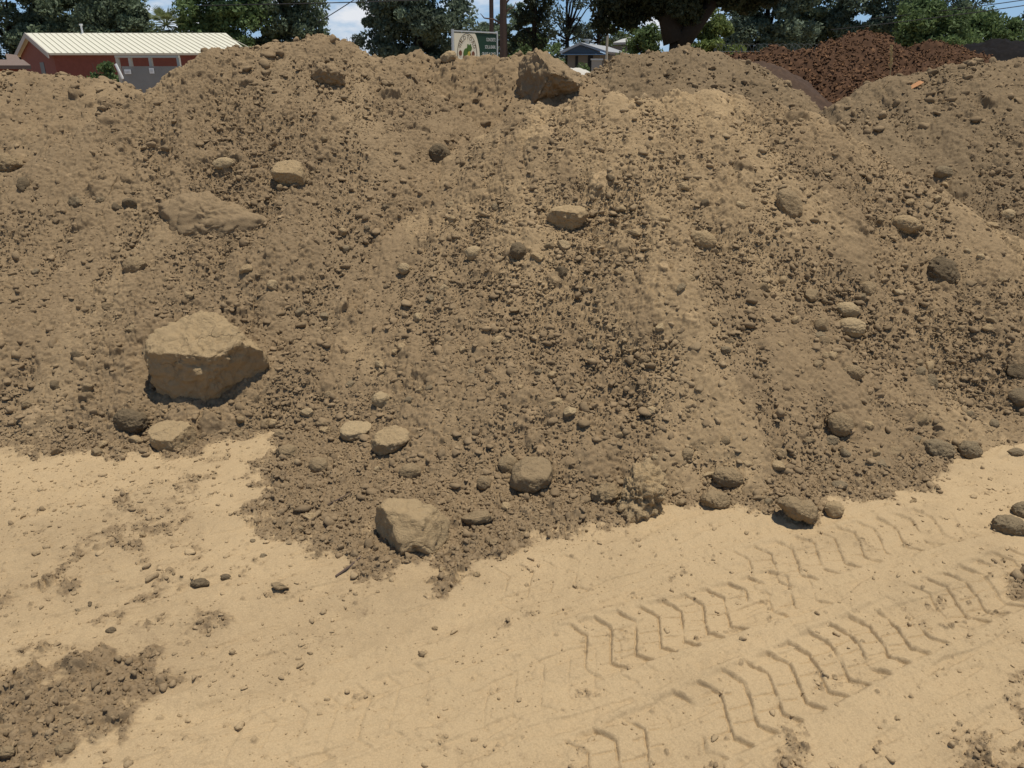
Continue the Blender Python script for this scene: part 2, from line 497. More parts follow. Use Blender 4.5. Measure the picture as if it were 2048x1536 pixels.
pile('earth_pile', 'low earth heap behind at the left edge, in front of the red barn', 'earth pile',
     [(-300, 125, 8.4), (-100, 132, 8.5), (0, 139, 8.5), (60, 142, 8.5), (130, 144, 8.5), (200, 153, 8.4), (260, 170, 8.2), (340, 205, 8.0), (420, 250, 7.8)],
     .62, (-9.5, -1.0), (4.6, 12), (-6.2, -2.2), (5.6, 8.9), .0095, M_earth, .25, 1.15, 900, group=PG)
pile('earth_pile', 'rounded earth heap behind the flat topped one, below the big dark tree', 'earth pile',
     [(1205, 124, 8.6), (1255, 100, 8.6), (1310, 92, 8.6), (1355, 90, 8.6), (1420, 97, 8.6), (1470, 110, 8.5), (1500, 130, 8.4)],
     .74, (-1.5, 6.0), (5.2, 12.5), (.4, 3.7), (5.8, 9.0), .0095, M_grey, .22, 1.1, 1100, group=PG)

# ------------------------------------------------------------------ ground
def px_poly(pts): return np.array([ground_at(*p) for p in pts])

def poly_sd(X, Y, P):
    d = np.full(X.shape, 1e9, np.float32); inside = np.zeros(X.shape, bool)
    for (x0, y0), (x1, y1) in zip(P, np.roll(P, -1, 0)):
        ex, ey = x1 - x0, y1 - y0
        t = np.clip(((X - x0) * ex + (Y - y0) * ey) / (ex * ex + ey * ey), 0, 1)
        d = np.minimum(d, (X - x0 - t * ex) ** 2 + (Y - y0 - t * ey) ** 2)
        c = ((y0 > Y) != (y1 > Y)) & (X < (x1 - x0) * (Y - y0) / (y1 - y0 + 1e-12) + x0)
        inside ^= c
    d = np.sqrt(d)
    return np.where(inside, d, -d)

toe = [(-500, 880), (-200, 880), (0, 878), (60, 893), (110, 905), (190, 905), (240, 915), (300, 908), (390, 905), (460, 890), (535, 880), (560, 890),
       (532, 930), (525, 985), (500, 1030), (545, 1075), (590, 1115), (660, 1140), (690, 1190), (740, 1205), (790, 1170), (830, 1130), (868, 1120),
       (885, 1185), (930, 1150), (1000, 1125), (1060, 1112), (1110, 1068), (1180, 1048), (1240, 1040), (1300, 1010), (1400, 1000), (1520, 1005),
       (1570, 1035), (1620, 1035), (1660, 1000), (1760, 985), (1850, 962), (1900, 938), (1930, 905), (2100, 888), (2600, 880)]
APRON = np.vstack([px_poly(toe), [(9, 14), (-9, 14)]])
PATCH = [px_poly(p) for p in (
    [(-60, 1330), (60, 1318), (160, 1300), (250, 1300), (340, 1290), (345, 1310), (330, 1330), (430, 1335), (440, 1370), (350, 1385), (345, 1410), (290, 1430), (250, 1460), (170, 1470), (140, 1510), (120, 1600), (-60, 1600)],
    [(335, 1255), (380, 1222), (440, 1225), (455, 1245), (400, 1265), (360, 1285)],
    [(-60, 1190), (60, 1165), (120, 1135), (180, 1160), (160, 1180), (60, 1190), (40, 1220), (-60, 1240)],
    [(1850, 1440), (1900, 1430), (1990, 1450), (2120, 1420), (2120, 1600), (1900, 1600), (1870, 1510)],
    [(1550, 1500), (1575, 1470), (1600, 1475), (1610, 1510), (1590, 1570), (1560, 1560)],
    [(1930, 1290), (1990, 1250), (2100, 1260), (2100, 1320), (1990, 1310)],
    [(1990, 1150), (2100, 1120), (2100, 1190), (2030, 1200)],
    [(520, 1185), (560, 1150), (610, 1190), (570, 1205)])]

def tyre_track(X, Y, o, ang, W, pitch, s0, s1, depth, phase, seed):
    c, s = math.cos(R(ang)), math.sin(R(ang))
    dx, dy = X - o[0], Y - o[1]
    s_ = dx * c + dy * s; t = -dx * s + dy * c
    bend = .012 * vnoise(s_ * 2.2, s_ * 0 + seed, seed)
    t = t + bend
    # across the tread: wing, stem, wing
    tt = np.array([-.115, -.075, .06, .115]) * (W / .23); gg = np.array([-.017, -.047, .03, 0.])
    wob = .004 * fbm(X, Y, 26, 2, .5, seed + 1)
    ph = (s_ - np.interp(t, tt, gg) + wob) / pitch + phase
    fr = ph - np.floor(ph)
    saw = np.clip(1 - fr / .80, 0, 1) ** 1.3 * smooth(0, .15, fr)       # sharp wall, soft back
    slot = np.exp(-((np.minimum(fr, 1 - fr) * pitch) / .0030) ** 2) * (vnoise(t * 30, np.floor(ph) * 7.7, seed + 6) > -.28)
    wing = np.clip(np.abs(t) / (W * .5), 0, 1)
    lug = saw * (.60 + .30 * smooth(.45, .9, wing))
    rib = 0
    for a in (.045, .0, -.045):
        w = np.abs(t - a * (W / .23) + .010 * (fr - .5) + .002)
        rib = rib - np.exp(-(w / .0026) ** 2) * smooth(.10, .2, fr) * (vnoise(ph * .9 + a * 90, X * 0 + a * 50, seed + 3) > -.2)
    edge = smooth(W * .5 + .012, W * .5 - .004, np.abs(t))
    rim = np.exp(-((np.abs(t) - W * .5 - .018) / .016) ** 2)
    env = smooth(s0, s0 + .18, s_) * smooth(s1, s1 - .18, s_)
    br = smooth(-.55, -.22, fbm(X, Y, 6, 3, .55, seed + 2))
    return env * depth * (edge * (-.55 + (.95 * lug + (.38 * rib) - .50 * slot) * br) + .55 * rim * (.5 + fbm(X, Y, 14, 2, .5, seed + 4)))

TRACKS = [  # origin, angle, width, pitch, from, to, depth, phase
    (ground_at(1546, 1377), 27.0, .235, .089, -.72, .72, .0165, .0),
    (ground_at(1380, 1240), 23.0, .225, .087, -.5, .58, .016, .3),
    (ground_at(1860, 1230), 27.0, .235, .089, -.05, .75, .0145, .4),
    (ground_at(1640, 1110), 20.0, .240, .095, -.40, .75, .0125, .1),
    (ground_at(1090, 1160), 20.0, .225, .089, -.28, .25, .007, .6),
    (ground_at(680, 1440), 24.0, .235, .089, -.45, .40, .006, .2),
    (ground_at(1180, 1330), 24.0, .230, .087, -.5, .30, .004, .8),
    (ground_at(200, 980), 26.0, .240, .10, -1.0, .55, .007, .5),
    (ground_at(330, 1090), 25.0, .240, .10, -1.2, .35, .005, .5)]

def build_ground():
    xs = np.concatenate([axis(-420, -.1, -2.7, -.11, .0044, 14)[:-1], np.arange(-.1, 1.6, .0023), axis(1.6, 420, 1.604, 2.7, .0046, 14)]); xs = np.unique(np.round(xs, 5)); xs = xs[np.r_[True, np.diff(xs) > .0015]]
    ys = np.concatenate([axis(-60, 2.4, 1.34, 2.38, .0024, 16)[:-1], axis(2.40, 900, 2.404, 3.7, .0056, 16)])
    ys = np.unique(np.round(ys, 5)); ys = ys[np.r_[True, np.diff(ys) > .0015]]
    X, Y = np.meshgrid(xs, ys); X = X.astype(np.float32); Y = Y.astype(np.float32)
    near = smooth(6.5, 3.6, np.abs(X)) * smooth(6.0, 3.7, Y) * smooth(-1, .9, Y)
    wob = .16 * fbm(X, Y, 3.6, 7, .72, 41)
    soil = smooth(-.05, .07, poly_sd(X, Y, APRON) + wob)
    for i, P in enumerate(PATCH):
        k = .85 if i in (0,) else .6
        soil = np.maximum(soil, k * smooth(-.02, .075, poly_sd(X, Y, P) + wob * .6))
    # thin scatter of soil between patches
    soil = np.maximum(soil, .32 * smooth(.16, .42, fbm(X, Y, 1.8, 7, .68, 47)) * smooth(.5, -.6, X))
    soil = np.maximum(soil, .38 * smooth(.14, .4, fbm(X, Y, 2.4, 7, .68, 49)) * smooth(1.05, 1.5, X) * smooth(2.3, 1.8, Y))
    soft = soil
    soil = .72 * smooth(.28, .74, soil + .62 * fbm(X, Y, 15, 5, .75, 53) * near) + .28 * soil
    tr = np.zeros(X.shape, np.float32); cov = np.zeros(X.shape, np.float32)
    for i, t in enumerate(TRACKS):
        a = tyre_track(X, Y, *t, 900 + 13 * i)
        tr += a
    Z = .034 * fbm(X, Y, .9, 3, .5, 60) + .016 * fbm(X * .8 + Y * .45, Y * 1.7 - X * .6, 4.2, 4, .5, 65) + .0050 * fbm(X, Y, 22, 4, .62, 70)
    # soft ruts and scuffs running with the traffic
    u = X * math.cos(R(25)) + Y * math.sin(R(25)); v = -X * math.sin(R(25)) + Y * math.cos(R(25))
    Z = Z + .010 * fbm(u * .35, v * 2.6, 2.4, 3, .5, 75) - .006 * smooth(.1, .3, fbm(u * .5, v * 3, 5, 3, .5, 77))
    Z = Z + tr * (1 - .7 * soil)
    tone = np.full(X.shape, .44, np.float32)
    wx = X + .008 * fbm(X, Y, 40, 2, .5, 80); wy = Y + .008 * fbm(X, Y, 40, 2, .5, 84)
    for sz, kp, am, sd in ((.085, .35, .6, 90), (.04, .55, .85, 100), (.021, .7, 1.0, 110)):
        h, t = cells(wx, wy, sz, .10, .44, kp, sd)
        h = h * am * smooth(.2, .7, soil)
        tone = np.where(h > sz * .05, .42 + (t - .5) * .6, tone)
        Z = Z + h
    # sparse grit on the sand
    h, t = cells(wx, wy, .05, .05, .16, .22, 130)
    h = h * 1.1 * (1 - soil); Z = Z + h
    grit = h > .0015
    dust = .22 * smooth(-.05, .35, fbm(u * .6, v * 1.5, 1.3, 5, .6, 151)) + .10 * smooth(.1, .3, fbm(X, Y, 6, 4, .6, 155))
    Z = Z + (.012 * fbm(X, Y, 55, 3, .65, 140) + .010 - .026 * np.abs(fbm(X, Y, 30, 3, .6, 147))) * soil + .0025 * fbm(X, Y, 90, 2, .6, 143)
    Z = Z * near
    sand = np.clip(1 - soil * .97 - .35 * grit - dust, 0, 1) * (1 - .6 * smooth(6, 16, np.hypot(X, Y)))
    # loose piled grains at the foot: packed wheel paths a little paler
    o = mesh_obj('ground', np.stack([X.ravel(), Y.ravel(), Z.ravel()], 1), grid_faces(len(ys), len(xs)), M_earth, None, True,
                 {'sand': sand.ravel(), 'tone': tone.ravel()})
    tag(o, kind='structure')
    FIELDS.append((xs, ys, Z)); SANDS.append(sand)
    return xs, ys, soil
GX, GY, GSOIL = build_ground()
def soil_at(x, y):
    i = np.clip(np.searchsorted(GX, x), 0, len(GX) - 1); j = np.clip(np.searchsorted(GY, y), 0, len(GY) - 1)
    return GSOIL[j, i]

# ------------------------------------------------------------------ stones and clods
_ico = {}
def ico(n):
    if n not in _ico:
        bm = bmesh.new(); bmesh.ops.create_icosphere(bm, subdivisions=n, radius=1)
        _ico[n] = (np.array([v.co[:] for v in bm.verts]), np.array([[v.index for v in f.verts] for f in bm.faces])); bm.free()
    return _ico[n]

CR = np.array([1., 0, 0]); CU = np.array([0, math.sin(PITCH), math.cos(PITCH)]); CF = np.array([0, math.cos(PITCH), -math.sin(PITCH)])

def stone(name, label, mat, outline=None, ell=None, depth=.85, lift=.5, planes=(), facets=10, cut=.80, lumpy=.10, sub=4, seed=0, group=None, cat='rock', parent=None):
    """outline: silhouette points in photo pixels, or ell = (cx, cy, w, h, tilt). Built at its true size where it lies on the earth."""
    r_ = np.random.default_rng(seed + 1)
    if outline is not None:
        P = np.array(outline, float); c = (P.max(0) + P.min(0)) / 2
    else:
        c = np.array(ell[:2], float)
    p, t = hit(*c)
    if outline is not None:
        q = (P - c) * [1, -1]
        ang = np.arctan2(q[:, 1], q[:, 0]); rad = np.hypot(q[:, 0], q[:, 1])
        o_ = np.argsort(ang); ang, rad = ang[o_], rad[o_]
    mean = rad.mean() if outline is not None else (ell[2] + ell[3]) / 4
    Rm = mean * t / F
    d = ray(*c); dn = d / np.linalg.norm(d)
    t2 = t - lift * Rm / np.linalg.norm(d)
    cen = d * t2 + [0, 0, EYE]
    V, Fc = ico(sub)
    a, b, f = V[:, 0], V[:, 1], V[:, 2]
    if outline is not None:
        an = np.arctan2(b, a)
        rr = np.interp(an, np.r_[ang - 2 * math.pi, ang, ang + 2 * math.pi], np.r_[rad, rad, rad]) * t2 / F
        sq = np.hypot(a, b) ** .8
        W = np.stack([np.cos(an) * rr * sq, np.sin(an) * rr * sq, f * depth * Rm], 1)
    else:
        w, h, tl = ell[2] / 2 * t2 / F, ell[3] / 2 * t2 / F, R(ell[4] if len(ell) > 4 else 0)
        x, y = a * w * 1.06, b * h * 1.06
        W = np.stack([x * math.cos(tl) - y * math.sin(tl), x * math.sin(tl) + y * math.cos(tl), f * depth * Rm], 1)
    # broken faces: random planes plus the given ones (right, up, towards the viewer)
    for k in range(facets):
        n = r_.normal(size=3); n /= np.linalg.norm(n)
        if outline is not None: n[2] = -abs(n[2]) - .6; n /= np.linalg.norm(n)
        sup = (W @ n).max() * (cut + .16 * r_.random())
        e = W @ n - sup
        W = W - np.outer(np.maximum(e, 0) * .9, n)
    for (nx, ny, nf, off) in planes:
        n = np.array([nx, ny, -nf], float); n /= np.linalg.norm(n)
        e = W @ n - off * Rm
        W = W - np.outer(np.maximum(e, 0) * .93, n)
    Wp = W / Rm
    n_ = Wp / (np.linalg.norm(Wp, axis=1)[:, None] + 1e-9)
    dsp = lumpy * fbm3(Wp + 5.1 * seed, 1.7, 3, .5) + (.06 + lumpy * .42) * fbm3(Wp + 3.3 * seed, 4.6, 5 if sub > 4 else 3, .66) - (.02 + .22 * lumpy) * np.abs(fbm3(Wp * [1, 1, 1.6] + 7.7 * seed, 3.1, 3, .55))
    W = W + n_ * (dsp * Rm)[:, None]
    wv = cen + W[:, :1] * CR + W[:, 1:2] * CU + W[:, 2:3] * CF
    base = cen.copy(); base[2] = wv[:, 2].min()
    me_off = base
    o = mesh_obj(name, wv - me_off, Fc, mat, None, sub < 4, {'sand': np.full(len(wv), .15), 'tone': np.full(len(wv), .45)})
    o.location = me_off
    tag(o, label, cat, group)
    return o

stone('boulder', 'largest boulder, tan with a sloping top, half buried in the left heap', RM['tan'],
      [(300, 690), (318, 660), (345, 645), (375, 630), (405, 623), (430, 630), (455, 648), (490, 672), (515, 695), (525, 705), (524, 740), (505, 765), (470, 790), (445, 808), (425, 822), (395, 822), (360, 815), (330, 805), (316, 780), (312, 740), (300, 715)],
      depth=1.0, lift=.36, planes=[(-.05, .62, .80, .52), (-.15, -.45, .80, .50), (.55, -.5, .5, .56)], facets=3, cut=.86, lumpy=.09, sub=6, seed=3)
stone('boulder', 'angular tan boulder lying alone at the tip of the spilled soil', RM['tan'],
      [(743, 1050), (750, 1020), (765, 1002), (790, 995), (820, 998), (850, 1010), (885, 1028), (903, 1045), (900, 1075), (888, 1098), (865, 1103), (840, 1098), (800, 1110), (765, 1114), (750, 1085)],
      depth=.85, lift=.75, planes=[(.10, .85, .40, .55), (-.1, .25, .95, .55), (-.8, -.25, .55, .62), (.75, .15, .55, .66)], facets=3, cut=.86, lumpy=.08, sub=5, seed=7)
stone('rock', 'blocky brown rock with a tilted top just below the largest boulder', RM['tan'],
      [(297, 855), (325, 838), (345, 842), (385, 855), (392, 870), (393, 890), (375, 905), (345, 916), (325, 907), (310, 892), (303, 870)],
      depth=.9, lift=.7, planes=[(-.05, .75, .66, .40), (.85, -.1, .5, .60), (-.2, -.4, .85, .62)], facets=3, cut=.85, lumpy=.07, sub=5, seed=11)
stone('rock', 'flat topped pale rock, left of a side by side pair above the lone angular boulder', RM['pale'],
      [(680, 857), (690, 846), (720, 842), (740, 845), (744, 856), (735, 870), (715, 880), (700, 884), (683, 876)], depth=.9, lift=.6, planes=[(0, .8, .6, .35)], facets=3, lumpy=.07, sub=5, seed=13)
stone('rock', 'rounded tan rock with a chipped underside, right of a pair above the lone angular boulder', RM['tan'],
      [(745, 885), (755, 865), (775, 853), (800, 853), (818, 865), (823, 879), (805, 892), (780, 906), (760, 911), (745, 900)], depth=.9, lift=.6, planes=[(0, .7, .7, .45)], facets=4, lumpy=.10, sub=5, seed=17)
stone('rock', 'large rounded brown rock on the spilled soil below the middle of the right heap', RM['brown'],
      [(1022, 950), (1035, 925), (1060, 914), (1085, 915), (1103, 930), (1104, 955), (1090, 975), (1060, 989), (1035, 984), (1020, 970)], depth=.95, lift=.6, planes=[(.1, .7, .7, .62)], facets=4, lumpy=.09, sub=5, seed=19)
stone('rock', 'tan rock with a shaded front jutting from the middle of the right heap', RM['tan'],
      [(1095, 434), (1110, 412), (1140, 405), (1165, 410), (1176, 430), (1166, 446), (1137, 462), (1115, 457), (1100, 446)], depth=.9, lift=.6, planes=[(0, .8, .5, .45), (-.3, -.5, .8, .5)], facets=3, lumpy=.13, sub=5, seed=23)
stone('rock', 'pale tan rock with a dark undercut, high on the left heap below its peak', RM['tan'],
      [(543, 345), (555, 328), (580, 320), (600, 325), (609, 342), (607, 374), (585, 376), (560, 368)], depth=.8, lift=.55, planes=[(.0, .6, .8, .5), (0, -.7, .6, .55)], facets=3, lumpy=.09, sub=5, seed=29)
stone('rock', 'dark rough clod standing out on the left heap right of its middle', RM['dark'],
      [(858, 305), (866, 290), (885, 290), (900, 305), (900, 322), (885, 327), (866, 322)], depth=.8, lift=.7, planes=[(0, -.4, .9, .55)], facets=5, lumpy=.14, sub=5, seed=31)
stone('boulder', 'wide soil covered boulder half buried in the face of the left heap', M_earth,
      [(297, 445), (310, 418), (350, 396), (400, 391), (450, 405), (505, 425), (540, 440), (530, 460), (480, 484), (435, 508), (405, 508), (370, 492), (330, 497), (305, 474)],
      depth=.36, lift=-.10, planes=[(-.75, -.25, .6, .78)], facets=0, cut=.95, lumpy=.10, sub=6, seed=37)
stone('soil_block', 'big angular block of packed soil jutting from the crest in the middle, dark undercut side', M_earth,
      [(1012, 160), (1030, 118), (1068, 98), (1115, 100), (1142, 120), (1168, 153), (1162, 176), (1115, 184), (1080, 207), (1047, 228), (1036, 205), (1015, 182)],
      depth=.85, lift=.42, planes=[(.45, .62, .55, .50), (-.80, -.05, .55, .36), (.3, -.8, .5, .55)], facets=2, cut=.88, lumpy=.20, sub=6, seed=41, cat='soil block')
stone('clod', 'tall crumbly clod with a pale top standing at the sand edge below the right heap', RM['tan'],
      [(1266, 938), (1298, 924), (1326, 942), (1331, 970), (1316, 1004), (1324, 1032), (1300, 1054), (1264, 1060), (1236, 1042), (1226, 1018), (1248, 996), (1252, 972), (1262, 955)],
      depth=.95, lift=.6, facets=4, cut=.84, lumpy=.34, sub=6, seed=51, cat='clod')
stone('clod', 'low soil clod leaning on the left of the tall crumbly clod', RM['brown'], ell=(1212, 990, 54, 44, 5), depth=.95, lift=.5, facets=6, cut=.8, lumpy=.26, sub=5, seed=53, cat='clod')
stone('clod', 'oval brown clod at the foot of the right heap, right of the tall crumbly clod', RM['brown'], ell=(1455, 955, 58, 40, -15), lift=.55, lumpy=.13, sub=5, seed=60, cat='clod')
stone('clod', 'rounded clod on the sand just below the oval brown clod', RM['brown'], ell=(1430, 1001, 56, 40, -5), lift=.75, lumpy=.15, sub=5, seed=61, cat='clod')
stone('clod', 'long wedge shaped clod lying on the sand beside a small lone stone', RM['brown'],
      [(1554, 1003), (1575, 993), (1600, 1002), (1635, 1020), (1637, 1038), (1622, 1047), (1600, 1037), (1570, 1022)], depth=1.0, lift=.7, facets=5, lumpy=.10, sub=5, seed=62, cat='clod')
stone('rock', 'small lone stone on bare sand just right of the long wedge shaped clod', RM['tan'], ell=(1668, 1019, 38, 34, 10), lift=.8, facets=7, cut=.74, lumpy=.06, sub=4, seed=63)
stone('rock', 'tan stone half sunk in the right heap, lower right of the jutting rock', RM['tan'], ell=(1406, 481, 54, 38, -22), lift=.35, lumpy=.07, sub=5, seed=64)
stone('rock', 'leaning slab like rock high in the right heap beside a sandy streak', RM['brown'], ell=(1580, 412, 46, 72, 28), depth=.6, lift=.35, facets=7, lumpy=.08, sub=5, seed=65)
stone('rock', 'dark rough rock sloping down in the far right of the flat topped heap', RM['dark'], ell=(1886, 545, 52, 68, 40), depth=.7, lift=.35, facets=6, lumpy=.16, sub=5, seed=66)
stone('rock', 'tan rock with a cracked face right of the leaning slab in the right heap', RM['tan'], ell=(1810, 449, 58, 34, -12), lift=.4, facets=6, lumpy=.12, sub=5, seed=67)
stone('rock', 'smooth pale stone, upper of two stacked in the lower right of the right heap', RM['pale'], ell=(1694, 620, 50, 30, -8), lift=.55, lumpy=.06, sub=5, seed=68)
stone('rock', 'broad pale stone, lower of two stacked in the lower right of the right heap', RM['pale'], ell=(1703, 656, 58, 38, -8), lift=.45, lumpy=.08, sub=5, seed=69)
stone('rock', 'rounded stone with dark underside below the two stacked pale stones', RM['brown'], ell=(1706, 745, 44, 32, -5), lift=.6, lumpy=.09, sub=5, seed=70)
stone('rock', 'wedge shaped brown rock near the foot of the right heap at lower right', RM['brown'], ell=(1680, 848, 50, 46, -25), lift=.5, facets=7, lumpy=.09, sub=5, seed=71)
stone('clod', 'long grey clod at the heap foot touching the sand, lower right', RM['grey'], ell=(1878, 899, 62, 40, -20), lift=.5, lumpy=.13, sub=5, seed=72, cat='clod')
stone('clod', 'round grey clod on the sand edge right of the long grey clod', RM['grey'], ell=(1940, 900, 44, 38, 0), lift=.7, lumpy=.11, sub=5, seed=73, cat='clod')
stone('clod', 'large broken grey clod on the sand at the right edge', RM['grey'], ell=(2018, 1052, 66, 40, -10), lift=.75, facets=8, lumpy=.15, sub=5, seed=74, cat='clod')
stone('clod', 'grey clod behind the large broken one at the right edge of the sand', RM['grey'], ell=(2045, 1022, 40, 34, 0), lift=.7, lumpy=.15, sub=5, seed=75, cat='clod')
stone('rock', 'small egg shaped pale stone alone in the centre of the slope', RM['pale'], ell=(946, 507, 36, 28, 20), lift=.7, lumpy=.05, sub=4, seed=76)
stone('rock', 'small round white stone left of the egg shaped one', RM['pale'], ell=(808, 537, 25, 22, 0), lift=.8, lumpy=.07, sub=4, seed=77)
stone('clod', 'dark rough clod right of the egg shaped pale stone', RM['dark'], ell=(1036, 502, 32, 34, 0), lift=.6, lumpy=.17, sub=4, seed=78, cat='clod')
stone('clod', 'squat brown clod on the spilled soil tongue at its left edge on the sand', RM['brown'], ell=(575, 906, 46, 34, 0), lift=.7, facets=6, lumpy=.08, sub=5, seed=79, cat='clod')
stone('clod', 'rounded brown clod right of the squat one at the left of the soil tongue', RM['brown'], ell=(637, 931, 36, 33, 0), lift=.6, lumpy=.06, sub=4, seed=80, cat='clod')
stone('clod', 'arched soil crust with a dark hollow left of the blocky brown rock', RM['dark'], ell=(262, 842, 66, 44, -18), lift=.45, facets=5, lumpy=.18, sub=5, seed=81, cat='clod')
stone('clod', 'flat pale crust chunk high on the left heap left of the undercut rock', RM['pale'], ell=(446, 327, 42, 22, 8), depth=.5, lift=.3, facets=8, lumpy=.12, sub=4, seed=82, cat='clod')
stone('clod', 'dark matted clump of soil near the peak of the left heap', M_earth, ell=(655, 150, 66, 42, -10), lift=.35, facets=4, lumpy=.30, sub=5, seed=83, cat='clod')
stone('rock', 'pale dusty rock set in the upper gully under the sign', RM['pale'], ell=(897, 115, 34, 22, 20), lift=.5, lumpy=.12, sub=4, seed=84)
stone('rock', 'grey stone with a dark shaded left side low on the right edge heap', RM['grey'], ell=(1886, 345, 38, 24, -8), lift=.6, facets=7, lumpy=.1, sub=4, seed=85)
stone('rock', 'pale rounded stone on the crest line where the right heap meets the right edge heap', RM['pale'], ell=(2016, 430, 28, 22, 0), lift=.7, lumpy=.07, sub=4, seed=86)
stone('clod', 'brown clod cut by the left edge high on the slope', RM['brown'], ell=(14, 330, 64, 40, -10), lift=.45, lumpy=.14, sub=5, seed=87, cat='clod')
stone('clod', 'dark upright clod just below the brown one near the left edge', RM['dark'], ell=(48, 372, 24, 36, 15), lift=.55, lumpy=.14, sub=4, seed=88, cat='clod')
stone('rock', 'tan rock with shaded underside below the soil covered boulder in the left heap', RM['brown'], ell=(269, 532, 44, 36, 0), lift=.5, lumpy=.10, sub=5, seed=89)
stone('clod', 'pale broken chunk above the pair of side by side rocks', RM['pale'], ell=(762, 799, 36, 32, 15), lift=.6, facets=8, lumpy=.16, sub=4, seed=90, cat='clod')
stone('clod', 'low cracked ridge of soil right of the lone angular boulder', RM['brown'], ell=(955, 1036, 66, 26, 8), lift=.5, lumpy=.17, sub=4, seed=91, cat='clod')
stone('clod', 'cracked dark clod below the pair of side by side rocks', RM['brown'], ell=(820, 944, 44, 34, 12), lift=.5, lumpy=.18, sub=4, seed=92, cat='clod')
stone('rock', 'small tilted stone left of the large rounded brown rock', RM['brown'], ell=(968, 966, 28, 30, -30), lift=.6, lumpy=.08, sub=4, seed=93)
stone('clod', 'crumbly clod leaning on the left side of the large rounded brown rock', RM['brown'], ell=(1016, 929, 38, 40, 0), lift=.5, lumpy=.16, sub=4, seed=94, cat='clod')
stone('clod', 'flat dark clod lying by itself on the sand, left of the soil tongue', RM['dark'], ell=(400, 1166, 36, 17, 0), depth=.9, lift=.7, lumpy=.16, sub=4, seed=95, cat='clod')
stone('clod', 'small dark clod next to the flat dark one on the sand', RM['dark'], ell=(451, 1155, 21, 14, 0), lift=.8, lumpy=.15, sub=3, seed=96, cat='clod')
stone('clod', 'square dark clod on the sand above the dark soil stain at lower left', RM['dark'], ell=(222, 1261, 21, 14, 0), lift=.8, facets=9, lumpy=.06, sub=3, seed=97, cat='clod')
stone('clod', 'muddy clod sunk in the dark soil stain at the bottom left corner', RM['brown'], ell=(14, 1504, 32, 22, 0), lift=.5, lumpy=.14, sub=4, seed=98, cat='clod')
stone('clod', 'half sunk flat clod at the lower edge of the dark soil stain', RM['brown'], ell=(130, 1497, 44, 22, 10), lift=.3, lumpy=.12, sub=4, seed=99, cat='clod')

